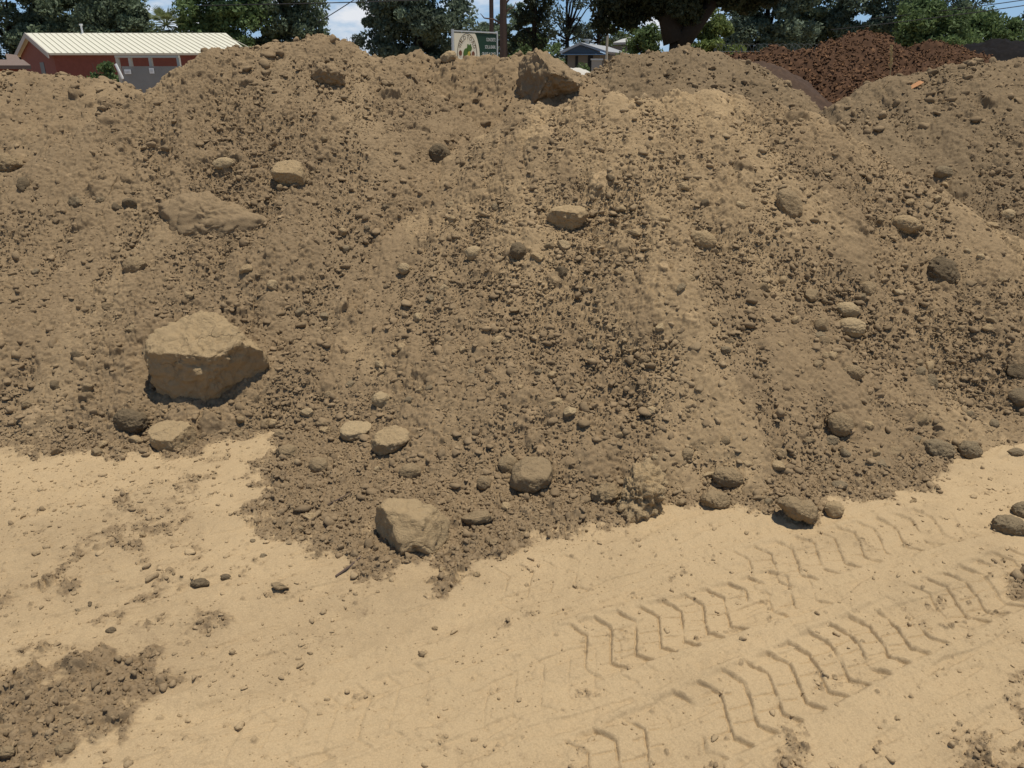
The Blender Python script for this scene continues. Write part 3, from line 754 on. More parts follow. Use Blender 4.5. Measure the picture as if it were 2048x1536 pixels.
MED = [  # further stones of hand size seen one by one
 (1125,545,30,28,'dark'),(600,625,22,20,'grey'),(835,634,20,20,'pale'),(175,777,28,24,'brown'),(55,808,26,22,'brown'),(1110,808,32,30,'tan'),(1140,823,26,22,'pale'),
 (615,826,28,20,'pale'),(1290,720,26,18,'brown'),(690,497,18,17,'grey'),(1365,376,30,22,'tan'),(1645,686,30,30,'brown'),(1640,652,34,40,'brown'),(1665,712,28,24,'tan'),
 (1642,673,26,20,'grey'),(1636,729,20,20,'brown'),(1650,712,20,16,'tan'),(1735,578,36,30,'brown'),(1725,594,24,20,'grey'),(1795,587,30,18,'pale'),(1622,592,32,32,'brown'),
 (1842,748,32,28,'grey'),(1838,727,22,18,'brown'),(1862,765,34,32,'grey'),(1856,738,18,40,'tan'),(1560,906,32,26,'brown'),(1556,932,36,22,'tan'),(1750,905,24,24,'tan'),
 (1735,850,34,22,'tan'),(1845,845,40,38,'brown'),(2032,742,44,44,'dark'),(2040,795,40,36,'grey'),(2030,905,34,22,'grey'),(1985,640,24,18,'brown'),(1300,822,30,22,'pale'),
 (1220,357,18,20,'dark'),(992,415,16,16,'grey'),(560,375,20,16,'brown'),(470,322,16,12,'brown'),(152,404,30,22,'grey'),(200,402,26,18,'grey'),(262,408,34,22,'dark'),
 (232,414,24,18,'dark'),(218,612,26,22,'brown'),(72,545,18,14,'grey'),(152,712,26,18,'dark'),(265,660,30,20,'brown'),(650,632,22,18,'grey'),(655,660,20,18,'tan'),
 (685,465,18,18,'tan'),(570,490,22,14,'grey'),(1360,578,26,26,'grey'),(1378,560,24,20,'tan'),(1238,545,20,18,'tan'),(1170,580,16,20,'dark'),(1245,418,20,16,'tan'),
 (1330,440,24,18,'tan'),(1410,408,22,18,'dark'),(1480,410,28,16,'pale'),(1480,545,22,18,'brown'),(1525,575,24,26,'brown'),(1565,560,20,16,'tan'),(1270,465,34,14,'tan'),
 (1125,490,30,20,'pale'),(1100,492,24,20,'brown'),(1075,515,34,18,'tan'),(890,580,22,22,'pale'),(862,597,20,16,'grey'),(1030,620,22,12,'brown'),(995,680,22,18,'tan'),
 (1180,690,16,14,'grey'),(1320,655,20,18,'pale'),(1310,660,16,14,'brown'),(1450,700,24,18,'grey'),(1460,682,20,16,'brown'),(760,730,24,20,'pale'),(790,705,18,14,'tan'),
 (805,695,22,16,'tan'),(840,782,24,18,'tan'),(860,778,28,16,'grey'),(820,800,22,16,'grey'),(1020,605,18,14,'tan'),(1450,880,24,20,'brown'),(1375,912,30,34,'brown'),
 (1310,915,20,16,'pale'),(1415,950,28,16,'pale'),(1495,930,24,18,'tan'),(1665,880,30,20,'grey'),(1620,880,22,18,'brown'),(1690,905,24,18,'grey'),(1680,970,32,24,'grey'),
 (1720,960,22,10,'pale'),(1760,930,30,24,'grey'),(1790,905,28,26,'brown'),(1830,880,24,22,'grey'),(1990,850,28,22,'grey'),(1940,830,24,20,'grey'),(620,1035,28,20,'tan'),
 (600,1060,18,16,'brown'),(755,940,18,14,'pale'),(1012,1015,26,20,'tan'),(1070,1040,20,12,'brown'),(985,1085,26,12,'brown'),(885,1140,16,14,'tan'),(955,1150,18,16,'tan'),
 (870,1256,14,12,'tan'),(285,1069,15,10,'tan'),(395,960,14,12,'brown'),(527,1112,20,10,'grey'),(506,1082,12,10,'grey'),(157,1220,16,9,'grey'),(180,1208,12,10,'dark'),
 (130,1445,26,16,'brown'),(362,1433,16,12,'tan'),(1365,1005,22,16,'brown'),(1535,1005,26,16,'grey'),(1825,1003,16,8,'tan'),(560,1172,44,14,'brown'),(195,905,36,20,'brown'),
 (250,905,26,16,'brown'),(205,890,24,16,'tan'),(275,880,34,20,'tan'),(232,930,14,8,'tan'),(530,850,28,24,'brown'),(545,845,18,20,'tan'),(560,870,24,18,'brown'),
 (640,850,24,18,'brown'),(650,860,26,16,'tan'),(475,870,30,18,'brown'),(1720,480,20,16,'tan'),(1655,350,16,8,'pale'),(1565,285,18,10,'pale'),(1890,370,18,12,'tan'),
 (1780,370,16,14,'tan'),(1875,398,18,14,'pale'),(1740,275,16,10,'pale'),(1820,405,22,16,'tan'),(1760,440,18,12,'brown'),(1960,515,24,18,'pale'),(1935,505,18,18,'pale'),
 (1985,455,30,20,'tan'),(2000,560,26,14,'brown'),(1900,640,18,14,'brown'),(1920,655,20,18,'brown'),(1975,655,22,16,'tan'),(650,280,22,18,'brown'),(900,410,20,14,'pale'),
 (905,440,30,18,'tan'),(770,415,18,14,'grey'),(735,455,18,12,'grey'),(640,470,18,16,'brown'),(490,540,30,20,'tan'),(545,570,26,20,'pale'),(60,770,18,14,'brown'),
 (110,770,24,20,'dark'),(480,840,24,18,'brown'),(120,480,18,14,'brown'),(330,560,20,14,'brown'),(380,590,22,16,'tan'),(70,650,18,14,'brown'),(1190,880,20,14,'brown'),
 (1240,870,18,14,'tan'),(925,700,18,14,'tan'),(945,745,20,16,'grey'),(1075,745,20,18,'grey'),(1040,775,16,14,'tan'),(1105,752,22,18,'tan'),(700,770,22,18,'grey'),
 (660,790,24,20,'brown'),(1155,775,22,16,'brown'),(1500,620,22,16,'tan'),(1530,640,18,14,'tan'),(1590,640,24,18,'tan'),(1560,690,20,14,'tan')]
def med_label(x, y, m):
    tone = {'tan': 'tan', 'pale': 'pale', 'brown': 'brown', 'dark': 'dark', 'grey': 'greyish'}[m]
    if soil_at(*ground_at(x, y)) < .4 and y > 880: return f'small {tone} clod lying loose on the bare sand', f'small {tone} clods loose on the sand'
    if y > 900: return f'small {tone} clod on the dark soil spilled over the sand', f'small {tone} clods on the spilled soil'
    if x < 660: return f'small {tone} clod on the face of the left heap', f'small {tone} clods on the left heap'
    if x < 1240: return f'small {tone} stone in the middle of the slope where the near heaps meet', f'small {tone} stones in the middle of the slope'
    return f'small {tone} stone on the face of the flat topped right heap', f'small {tone} stones on the right heap'
for i, (x, y, w, h, m) in enumerate(MED):
    lab, grp = med_label(x, y, m)
    stone('clod' if 'clod' in lab else 'rock', lab, RM[m], ell=(x, y, w, h, random.uniform(-25, 25)), depth=random.uniform(.8, 1.1), lift=random.uniform(-.05, .40), facets=9,
          cut=.60, lumpy=random.choice((.07, .12, .18)), sub=4 if w > 24 else 3, seed=200 + i, group=grp, cat='clod' if 'clod' in lab else 'rock')

# crumbs beyond counting, as one object for the slopes and the spilled soil
def crumbs(name, n, region, rlo, rhi, weight, mat, seed, power=2.6, sub2=.011):
    r_ = np.random.default_rng(seed)
    x = r_.uniform(region[0], region[1], n); y = r_.uniform(region[2], region[3], n)
    keep = r_.random(n) < weight(x, y); x, y = x[keep], y[keep]; n = len(x)
    z = sample(x, y)
    rad = rlo * (1 - r_.random(n) * (1 - (rlo / rhi) ** (power - 1))) ** (-1 / (power - 1))
    shapes = []
    for s_ in (1, 2):
        V, Fc = ico(s_)
        L = []
        for k in range(14):
            W = V.copy()
            for q in range(9):
                nn = r_.normal(size=3); nn /= np.linalg.norm(nn)
                e = W @ nn - r_.uniform(.35, .8); W = W - np.outer(np.maximum(e, 0) * .95, nn)
            W = W * (1 + .5 * noise3(V * 1.5 + 9.1 * k))[:, None] * r_.uniform(.6, 1.2, 3)
            L.append(W)
        shapes.append((L, Fc))
    VV, FF, TT, SS, off = [], [], [], [], 0
    tone_all = np.clip(r_.normal(.44, .15, n) + .4 * (r_.random(n) > .965), 0, 1)
    sand_all = np.clip(sand_at(x, y) * .85 + r_.normal(.03, .10, n), 0, 1)
    for big in (0, 1):
        sel = np.where((rad > sub2) == bool(big))[0]
        L, Fc = shapes[big]
        for k in range(14):
            s2 = sel[k::14]
            if not len(s2): continue
            a = r_.uniform(0, 6.28, len(s2)); ca, sa = np.cos(a)[:, None], np.sin(a)[:, None]
            W = L[k][None] * rad[s2][:, None, None]
            X_ = W[..., 0] * ca - W[..., 1] * sa + x[s2][:, None]; Y_ = W[..., 0] * sa + W[..., 1] * ca + y[s2][:, None]
            Z_ = W[..., 2] * .8 + z[s2][:, None] + rad[s2][:, None] * .08
            VV.append(np.stack([X_, Y_, Z_], -1).reshape(-1, 3)); nv = L[k].shape[0]
            FF.append((Fc[None] + (off + nv * np.arange(len(s2)))[:, None, None]).reshape(-1, 3)); off += nv * len(s2)
            TT.append(np.repeat(tone_all[s2], nv)); SS.append(np.repeat(sand_all[s2], nv))
    o = mesh_obj(name, np.concatenate(VV), np.concatenate(FF), mat, None, False, {'tone': np.concatenate(TT), 'sand': np.concatenate(SS)})
    return o

def w_slope(x, y):
    z = sample(x, y)
    w = .60 + .4 * smooth(-.1, .35, fbm(x * 1.2, y * .7, 2.0, 4, .55, 61))
    heap = sample(x, y, FIELDS[:-1]) > sample(x, y, FIELDS[-1:]) - .004
    return np.where(heap, w * smooth(8.0, 3.0, y), .45 * soil_at(x, y))
o = crumbs('soil_crumbs', 240000, (-3.7, 3.6, 2.2, 6.4), .0042, .032, w_slope, M_earth, 21, 3.3)
tag(o, 'countless crumbs of soil and grit over the slopes of the heaps', 'soil crumbs', kind='stuff')
def w_far(x, y):
    z = sample(x, y)
    return np.where((z > .3), .35 + .65 * smooth(-.1, .3, fbm(x, y, 1.6, 4, .55, 67)), 0) * (1 - (smooth(-3.6, -3.3, x) * smooth(3.3, 3.0, x) * smooth(5.9, 5.6, y)))
o = crumbs('heap_crumbs', 60000, (-7.5, 5.6, 3.4, 9.2), .010, .055, w_far, M_earth, 25, 3.2, .022)
tag(o, 'countless crumbs of soil on the farther earth heaps', 'soil crumbs', kind='stuff')
def w_flat(x, y):
    s = soil_at(x, y); near = smooth(0, .3, fbm(x, y, 2.4, 4, .55, 63))
    return np.where(sample(x, y) < .05, .03 + .97 * s + .14 * near * smooth(.6, -.5, x) + .08 * near * smooth(1.2, 1.6, x), 0)
o = crumbs('sand_grit', 120000, (-2.7, 2.5, 1.2, 3.4), .0026, .017, w_flat, M_earth, 23, 3.0, .007)
tag(o, 'loose soil crumbs and grit scattered over the flat sand', 'grit', kind='stuff')

# ------------------------------------------------------------------ bark, compost and gravel heaps behind
def bark_mat(name, a, b_, c_):
    m, nt, b = base_mat(name, .9, .12)
    co = nt.nodes.new('ShaderNodeTexCoord').outputs['Object']
    at_ = nt.nodes.new('ShaderNodeAttribute'); at_.attribute_name = 'tone'
    v = nt.nodes.new('ShaderNodeTexVoronoi'); v.inputs['Scale'].default_value = 22; nt.links.new(co, v.inputs['Vector'])
    c = mixc(nt, noise_node(nt, 9, 6, .7, co), a, b_)
    c = mixc(nt, mathn(nt, 'MULTIPLY', v.outputs['Color'], .5), c, tuple(x * .5 for x in a))
    c = mixc(nt, at_.outputs['Fac'], c, c_)
    nt.links.new(c, b.inputs['Base Color'])
    return m
M_bark = bark_mat('bark', (0.060, 0.032, 0.018), (0.105, 0.054, 0.029), (0.215, 0.115, 0.058))
M_compost = bark_mat('compost', (0.066, 0.042, 0.029), (0.095, 0.060, 0.040), (0.13, 0.08, 0.05))
M_black = bark_mat('black_mulch', (0.006, 0.005, 0.005), (0.011, 0.009, 0.009), (0.018, 0.014, 0.012))
M_white = plain('white_gravel', (0.50, 0.47, 0.41), .9, .15, 8, bump=.5)

def heap(name, label, cat, ridge, k, step, mat, amp, rnd, seed, group=None, notch=None):
    rp = ridge_points(ridge, .4)
    top = rp[:, 2].max() / k + .6
    xs = np.arange(rp[:, 0].min() - top, rp[:, 0].max() + top, step); ys = np.arange(rp[:, 1].min() - top, rp[:, 1].max() + top, step)
    X, Y = np.meshgrid(xs, ys); X = X.astype(np.float32); Y = Y.astype(np.float32)
    Z = macro(X + .3 * fbm(X, Y, .8, 3, .5, seed), Y + .3 * fbm(X, Y, .8, 3, .5, seed + 4), rp, k, rnd, .1)
    if notch is not None: Z = Z - notch(X, Y)
    Z = Z + amp * (.16 * fbm(X, Y, 1.4, 3, .5, seed + 9) + .07 * fbm(X, Y, 7, 3, .6, seed + 12)) * smooth(0, .2, Z)
    h, t = cells(X, Y, .12, .15, .48, .7, seed + 20); Z = Z + amp * h * .8
    h, t2 = cells(X, Y, .07, .15, .48, .8, seed + 30); Z = Z + amp * h * .8
    zf = Z.ravel(); fc = grid_faces(len(ys), len(xs)); fc = fc[(zf[fc] > -.05).any(1)]
    used = np.zeros(zf.size, bool); used[fc.ravel()] = True; idx = np.cumsum(used) - 1
    o = mesh_obj(name, np.stack([X.ravel(), Y.ravel(), zf], 1)[used], idx[fc], mat, None, True, {'tone': (np.clip((t2 - .6) * 1.6, 0, 1)).ravel()[used]})
    tag(o, label, cat, group)
    return xs, ys, Z

B_ = []
B_.append(heap('bark_pile', 'lower red brown bark heap between the rounded earth heap and the right edge heap', 'bark pile',
     [(1450, 112, 12.4), (1500, 103, 12.2), (1560, 97, 12.0), (1625, 96, 12.0), (1680, 118, 11.6), (1720, 150, 11.2)], .62, .03, M_bark, 1.0, .25, 1300, 'bark heaps'))
def notch(X, Y):
    a = at(1790, 62, 14.6)
    u = (X - a[0]) + .55 * (Y - a[1])
    return .34 * smooth(0, .10, u) * smooth(1.3, .1, u) * smooth(1.6, .2, np.abs(Y - a[1] + .2)) 
B_.append(heap('bark_pile', 'higher red brown bark heap with a notched double top at the right', 'bark pile',
     [(1672, 112, 14.4), (1700, 82, 14.6), (1735, 64, 14.8), (1790, 60, 14.8), (1850, 68, 14.8), (1905, 86, 14.8), (1950, 104, 14.8)], .62, .035, M_bark, 1.0, .25, 1340, 'bark heaps', notch))
heap('compost_pile', 'smooth dark brown compost bank sloping down beside the rounded earth heap', 'compost pile',
     [(1470, 112, 10.6), (1510, 118, 10.5), (1545, 140, 10.3), (1590, 178, 10.0)], .60, .03, M_compost, .35, .2, 1380)
heap('mulch_pile', 'black mulch heap behind the right edge heap', 'mulch pile',
     [(1950, 100, 18.2), (1975, 78, 18.2), (2000, 72, 18.2), (2040, 80, 18.2), (2090, 96, 18.2)], .5, .05, M_black, .7, .6, 1420)
heap('gravel_pile', 'small white gravel heap glimpsed in the gap below the grey house', 'gravel pile',
     [(1140, 134, 19.5), (1156, 133, 19.5), (1178, 146, 19.5)], .55, .06, M_white, .4, .2, 1460)

def chips():
    r_ = np.random.default_rng(77)
    cube = np.array([(x, y, z) for x in (-1, 1) for y in (-1, 1) for z in (-1, 1)], float)
    cf = np.array([(0, 1, 3, 2), (4, 6, 7, 5), (0, 4, 5, 1), (2, 3, 7, 6), (0, 2, 6, 4), (1, 5, 7, 3)])
    VV, FF, TT, off = [], [], [], 0
    for xs, ys, Z in B_:
        n = 42000
        i = r_.integers(1, len(xs) - 1, n); j = r_.integers(1, len(ys) - 1, n)
        ok = (Z[j, i] > .15) & (ys[j] < np.median(ys) + 1.2); i, j = i[ok], j[ok]; n = len(i)
        L = r_.uniform(.010, .034, n); Wd = L * r_.uniform(.15, .4, n); T = r_.uniform(.003, .008, n)
        e = cube[None] * np.stack([L, Wd, T], 1)[:, None]
        q = r_.normal(size=(n, 3, 3)); q[:, 0, 2] *= .6; q[:, 1, 2] *= .5
        a = q[:, 0] / np.linalg.norm(q[:, 0], axis=1)[:, None]
        b = q[:, 1] - (q[:, 1] * a).sum(1)[:, None] * a; b /= np.linalg.norm(b, axis=1)[:, None]
        M = np.stack([a, b, np.cross(a, b)], 1)
        p = np.einsum('nvk,nkd->nvd', e, M) + np.stack([xs[i] + r_.uniform(-.015, .015, n), ys[j], Z[j, i] + .012], 1)[:, None]
        VV.append(p.reshape(-1, 3)); FF.append((cf[None] + (off + 8 * np.arange(n))[:, None, None]).reshape(-1, 4)); off += 8 * n
        TT.append(np.repeat(np.clip(r_.normal(.35, .35, n), 0, 1) + .9 * (r_.random(n) > .985), 8))
    o = mesh_obj('bark_chips', np.concatenate(VV), np.concatenate(FF), M_bark, None, False, {'tone': np.concatenate(TT)})
    tag(o, 'countless red brown bark chips covering the two bark heaps', 'bark chips', kind='stuff')
chips()

# ------------------------------------------------------------------ red barn
M_roof = plain('cream_roof_metal', (0.63, 0.605, 0.49), .55, .05, 2, .3)
M_red = plain('red_boards', (0.205, 0.070, 0.050), .85, .22, 5)
M_trim = plain('grey_trim', (0.42, 0.38, 0.33), .7, .1)
M_darkglass = plain('dark_opening', (0.02, 0.022, 0.025), .4, .1)
M_brown = plain('brown_roof', (0.17, 0.125, 0.10), .85, .15)
M_block = plain('concrete_block', (0.235, 0.23, 0.215), .9, .25, 2.5, bump=.3)
M_paper = plain('white_paper', (0.78, 0.78, 0.76), .7, .03)
M_beige = plain('beige_frame', (0.50, 0.46, 0.37), .7, .1)
M_ink = plain('dark_ink', (0.06, 0.06, 0.07), .7, .1)

Yr, Ye = 45.0, 41.0
RA, RB = at(52, 66, Yr), at(452, 68, Yr); RB[2] = RA[2]
EA, EB = at(98, 106, Ye), at(500, 106, Ye); EB[2] = EA[2]
BA, BB = 2 * RA - EA, 2 * RB - EB; BA[2] = BB[2] = EA[2]
dv = (RA - EA) / np.linalg.norm(RA - EA)
zv = np.array([0, 0, 1.0])
barn = empty('barn', (RA[0], RA[1], 0))
tag(barn, 'long red barn with a cream metal roof and a gable end at left', 'barn')
inn = .30
def flat(p, z): return np.array([p[0], p[1], z])
along = (RB - RA) / np.linalg.norm(RB - RA)
wl = lambda e, r, s_: flat(e + (r - e) * .06 + along * s_, 0)
c1, c2, c3, c4 = wl(EA, RA, .25), wl(EB, RB, -.25), wl(BB, RB, -.25), wl(BA, RA, .25)
eh = EA[2] - .02
w = MB()
ga, gb = flat(RA + along * .25, RA[2] - .16), flat(RB - along * .25, RB[2] - .16)
w.add([c1, c2, c3, c4, flat(c1, eh), flat(c2, eh), flat(c3, eh), flat(c4, eh), ga, gb],
      [(0, 1, 5, 4), (2, 3, 7, 6), (3, 0, 4, 8, 7), (1, 2, 6, 9, 5)])
w.build('wall', M_red, barn)
rf = MB()
rf.slab([EA, EB, RB, RA], .10); rf.slab([RA, RB, BB, BA], .10)
roof = rf.build('roof', M_roof, barn)
sm_ = MB()
nrm = np.cross(EB - EA, RA - EA); nrm /= np.linalg.norm(nrm)
for k in range(1, 34):
    o_ = along * (np.linalg.norm(RB - RA) * k / 34)
    a, b = EA + o_ + nrm * .01, RA + o_ + nrm * .01 - dv * .05
    sm_.tube([a, b], .022, 4)
o = sm_.build('roof_seam', M_trim, roof)
o.data.materials[0] = plain('roof_seam_metal', (0.44, 0.41, 0.31), .6, .05)
tr = MB()
for a, b in ((EA, RA), (RA, BA)):
    d_ = (b - a); tr.slab([a - zv * .24 - along * .03, b - zv * .24 - along * .03, b + zv * .02 - along * .03, a + zv * .02 - along * .03], .05)
tr.build('fascia', M_trim, barn)
win = MB()
g0 = c1 + (c4 - c1) * .30; g1 = c1 + (c4 - c1) * .42
win.slab([flat(g1 - along * .02, 1.0), flat(g0 - along * .02, 1.0), flat(g0 - along * .02, 1.9), flat(g1 - along * .02, 1.9)], .04)
win.build('window', M_darkglass, barn)
pipe = MB(); pp = RA + along * 3.0 - dv * .1; pipe.tube([pp - zv * .1, pp + zv * .38], .05, 8); pipe.tube([pp + zv * .38, pp + zv * .46], .09, 8)
pipe.build('vent_pipe', M_paper, barn)

shed = empty('shed', tuple(flat(at(10, 135, 30), 0)))
tag(shed, 'low brown roofed shed at the left edge in front of the barn', 'shed')
p0, p1 = at(-90, 133, 29), at(62, 133, 29); q0, q1 = at(-110, 119, 33), at(46, 119, 33)
p0[2] = p1[2] = 1.72; q0[2] = q1[2] = at(20, 119, 33)[2]
m_ = MB(); m_.slab([p0, p1, q1, q0], .12); m_.build('roof', M_brown, shed)
m_ = MB(); m_.add([flat(p0, 0) + [.3, .3, 0], flat(p1, 0) + [-.4, .3, 0], flat(q1, 0) + [-.4, 0, 0], flat(q0, 0) + [.3, 0, 0], flat(p0, 1.66) + [.3, .3, 0], flat(p1, 1.66) + [-.4, .3, 0], flat(q1, 1.9) + [-.4, 0, 0], flat(q0, 1.9) + [.3, 0, 0]],
                  [(0, 1, 5, 4), (1, 2, 6, 5), (2, 3, 7, 6), (3, 0, 4, 7)]); m_.build('wall', M_red, shed)
m_ = MB(); a_, b_2 = at(-60, 112, 36), at(36, 112, 36)
m_.slab([at(14, 119, 36), at(40, 119, 36), at(34, 110, 37), at(10, 107, 37)], .08); m_.build('roof_dormer', M_brown, shed)

# dark pickup parked behind the left heap, only its top in sight
M_carpaint = plain('dark_car_paint', (0.018, 0.022, 0.030), .3, .1, 3, .5)
M_glass = plain('car_glass', (0.02, 0.026, 0.032), .12, .1, 3, .6)
M_tyre = plain('tyre_rubber', (0.015, 0.015, 0.015), .9, .1)
car = empty('parked_car', tuple(flat(at(112, 140, 27), 0)))
tag(car, 'dark vehicle parked by the barn, only its roof showing over the heap', 'car')
cx = car.location.x; cy = car.location.y
def profile_body(prof, w):
    m = MB(); n = len(prof)
    m.add([(x, -w, z) for x, z in prof] + [(x, w, z) for x, z in prof],
          [tuple(range(n))[::-1], tuple(range(n, 2 * n))] + [(i, (i + 1) % n, n + (i + 1) % n, n + i) for i in range(n)])
    return m
sc = .86
def shift(m): m.v = [(x * sc + cx, y * sc + cy, z * .82) for x, y, z in m.v]; return m
shift(profile_body([(-1.55, .35), (1.55, .35), (1.6, .95), (1.0, 1.05), (-1.5, 1.05), (-1.6, .9)], .85)).build('body', M_carpaint, car)
shift(profile_body([(-1.35, 1.06), (.75, 1.06), (.35, 1.68), (-1.1, 1.70)], .72)).build('cabin', M_carpaint, car)
for sg in (-1, 1):
    m = MB(); y = sg * .735
    m.add([(-1.15, y, 1.14), (.48, y, 1.14), (.22, y, 1.58), (-1.0, y, 1.60)], [(0, 1, 2, 3)]); shift(m).build('side_window', M_glass, car)
for wx_ in (-1.0, 1.0):
    for sg in (-1, 1):
        m = MB(); m.tube([(wx_, sg * .68, .34), (wx_, sg * .9, .34)], .33, 20); shift(m).build('wheel', M_tyre, car)

# concrete block bay with a timber frame on it
bay = empty('block_wall', tuple(flat(at(300, 150, 17.5), 0)))
tag(bay, 'grey concrete block wall with two white papers behind the left heap', 'wall')
a = at(243, 132.5, 17.5); b = at(420, 131, 17.5)
m = MB(); m.box((a[0], 17.5, 0), (b[0], 17.9, a[2])); m.build('block_face', M_block, bay)
for (x0, y0, x1, y1) in ((250, 139, 261, 148), (300, 136, 307, 147)):
    p, q = at(x0, y1, 17.48), at(x1, y0, 17.48)
    m = MB(); m.box((p[0], 17.47, p[2]), (q[0], 17.485, q[2])); nt_ = m.build('notice', M_paper, bay)
    m = MB()
    for f_ in (.25, .45, .65): m.box((p[0] + .02, 17.462, p[2] + (q[2] - p[2]) * f_), (q[0] - .02, 17.467, p[2] + (q[2] - p[2]) * (f_ + .06)))
    m.build('printed_lines', plain('grey_print', (.4, .4, .4)), nt_)
fr = empty('timber_frame', tuple(flat(at(295, 130, 18.3), 0)))
tag(fr, 'pale post and beam frame standing behind the grey block wall', 'frame')
za, zb = at(232, 115.5, 18.3)[2], at(232, 111, 18.3)[2]
m = MB(); m.box((at(231, 113, 18.3)[0], 18.25, za), (at(358, 113, 18.3)[0], 18.35, zb)); m.build('beam', M_beige, fr)
for px_ in (234, 259.5, 300, 356):
    x = at(px_, 113, 18.3)[0]; m = MB(); m.box((x - .03, 18.26, 0), (x + .03, 18.34, za)); m.build('post', M_beige, fr)
m = MB(); p, q = at(231, 128, 18.0), at(246, 158, 18.0); m.tube([p, q], .03, 8)
tag(m.build('leaning_pole', M_paper), 'thin white pole leaning beside the post and beam frame', 'pole')

# ------------------------------------------------------------------ business sign
M_cream = plain('cream_board', (0.80, 0.73, 0.55), .6, .03)
M_green = plain('dark_green_board', (0.022, 0.055, 0.035), .6, .08)
M_alu = plain('pale_post_metal', (0.55, 0.57, 0.56), .5, .06)
M_letter = plain('brown_letter', (0.085, 0.055, 0.030), .7, .05)
M_wletter = plain('white_letter', (0.75, 0.75, 0.70), .7, .03)
M_toad = plain('toad_green', (0.085, 0.155, 0.035), .7, .25, 30)
M_belly = plain('toad_yellow', (0.60, 0.46, 0.09), .7, .15, 20)
M_dot = plain('brown_dot', (0.20, 0.085, 0.05), .7, .1)
SL, SR = at(905.5, 60, 27.0), at(992.5, 64.5, 28.6)
sW = np.linalg.norm((SR - SL)[:2]); ux = flat(SR - SL, 0) / sW; un = np.array([ux[1], -ux[0], 0.0])   # towards the viewer
sg_ = empty('business_sign', tuple(flat((SL + SR) / 2, 0)))
tag(sg_, 'cream and dark green roadside sign with a toad emblem behind the middle heap', 'sign')
def S(X_, Y_, d=0.0):       # board coordinates read off the enlarged photo
    u = (X_ - 295) / 1430; v = (Y_ - 178) / 1430
    return SL + ux * (u * sW) - zv * (v * sW) + un * d
def spoly(pts, d, m, name, parent, thick=.006):
    n = len(pts); f_ = [S(x, y, d) for x, y in pts]; b_ = [p - un * thick for p in f_]
    return MB().add(f_ + b_, [tuple(range(n)), tuple(range(2 * n - 1, n - 1, -1))] + [(i, n + i, n + (i + 1) % n, (i + 1) % n) for i in range(n)]).build(name, m, parent)
board = spoly([(300, 1130), (1725, 1130), (1725, 222), (300, 222)], .03, M_green, 'board', sg_, .03)
curve = [(972, 228), (1010, 270), (1050, 350), (1085, 440), (1110, 540), (1122, 640), (1128, 760), (1120, 900), (1095, 1020), (1060, 1122)]
panel = spoly([(306, 1122), (306, 228)][::1] + curve, .038, M_cream, 'cream_panel', board)
def ell(cx_, cy_, rx, ry, n=28, a0=0): return [(cx_ + rx * math.cos(2 * math.pi * i / n + a0), cy_ + ry * math.sin(2 * math.pi * i / n + a0)) for i in range(n)]
ring = MB(); E1, E2 = ell(710, 660, 322, 425, 48), ell(710, 660, 308, 411, 48)
vv = [S(x, y, .046) for x, y in E1] + [S(x, y, .046) for x, y in E2]
ring.add(vv, [(i, (i + 1) % 48, 48 + (i + 1) % 48, 48 + i) for i in range(48)]); ring.build('emblem_ring', M_letter, panel)
toad = MB()
spoly(ell(685, 660, 105, 125) , .047, M_toad, 'toad_body', panel)
spoly(ell(780, 535, 78, 66), .054, M_toad, 'toad_head', panel)
for ex in (735, 812): spoly(ell(ex, 474, 24, 26, 14), .050, M_toad, 'toad_eye', panel)
spoly(ell(765, 690, 58, 92), .060, M_belly, 'toad_belly', panel)
spoly(ell(800, 690, 20, 52), .066, M_dot, 'toad_foreleg', panel)
spoly(ell(610, 730, 52, 40), .056, M_dot, 'toad_hind_leg', panel)
for ex, ey in ((490, 635), (905, 650)): spoly(ell(ex, ey, 50, 56, 18), .047, M_dot, 'round_badge', panel)

def text_mesh(txt):
    cu = bpy.data.curves.new('lettering', 'FONT'); cu.body = txt; cu.size = 1; cu.align_x = 'CENTER'; cu.resolution_u = 2
    ob = bpy.data.objects.new('lettering', cu); C.objects.link(ob)
    dg = bpy.context.evaluated_depsgraph_get()
    me = bpy.data.meshes.new_from_object(ob.evaluated_get(dg))
    v = np.array([q.co[:2] for q in me.vertices]); f = [tuple(p.vertices) for p in me.polygons]
    bpy.data.objects.remove(ob); bpy.data.meshes.remove(me)
    return v, f
def lettering(items, d, m, name, parent):
    """items: (text, centre x, baseline y, height, rotation, width)"""
    mb = MB()
    for txt, x, y, h, rot, wd in items:
        v, f = text_mesh(txt)
        hh = v[:, 1].max(); ww = v[:, 0].max() - v[:, 0].min(); mid = (v[:, 0].max() + v[:, 0].min()) / 2
        px_ = (v[:, 0] - mid) / ww * wd; py_ = v[:, 1] / hh * h
        c_, s_ = math.cos(rot), math.sin(rot)
        X_ = x + px_ * c_ + py_ * s_; Y_ = y + px_ * s_ - py_ * c_
        mb.add([S(a, b, d) for a, b in zip(X_, Y_)], f)
    return mb.build(name, m, parent)
arc = []
for ch, ang, wd in (('W', 163, 92), ('I', 144, 26), ('L', 129, 58), ('D', 109, 72), ('T', 83, 70), ('O', 61, 78), ('A', 37, 76), ('D', 13, 70)):
    a = R(ang); arc.append((ch, 710 + 196 * math.cos(a), 560 - 196 * math.sin(a) * 1.04, 88, math.pi / 2 - a, wd))
lettering(arc, .047, M_letter, 'arched_lettering', panel)
lettering([('CONCRETE', 1510, 378, 72, 0, 315), ('SOIL & BARK', 1488, 532, 72, 0, 365), ('GRAVEL & SAND', 1435, 680, 72, 0, 470)], .038, M_wletter, 'white_lettering', board)
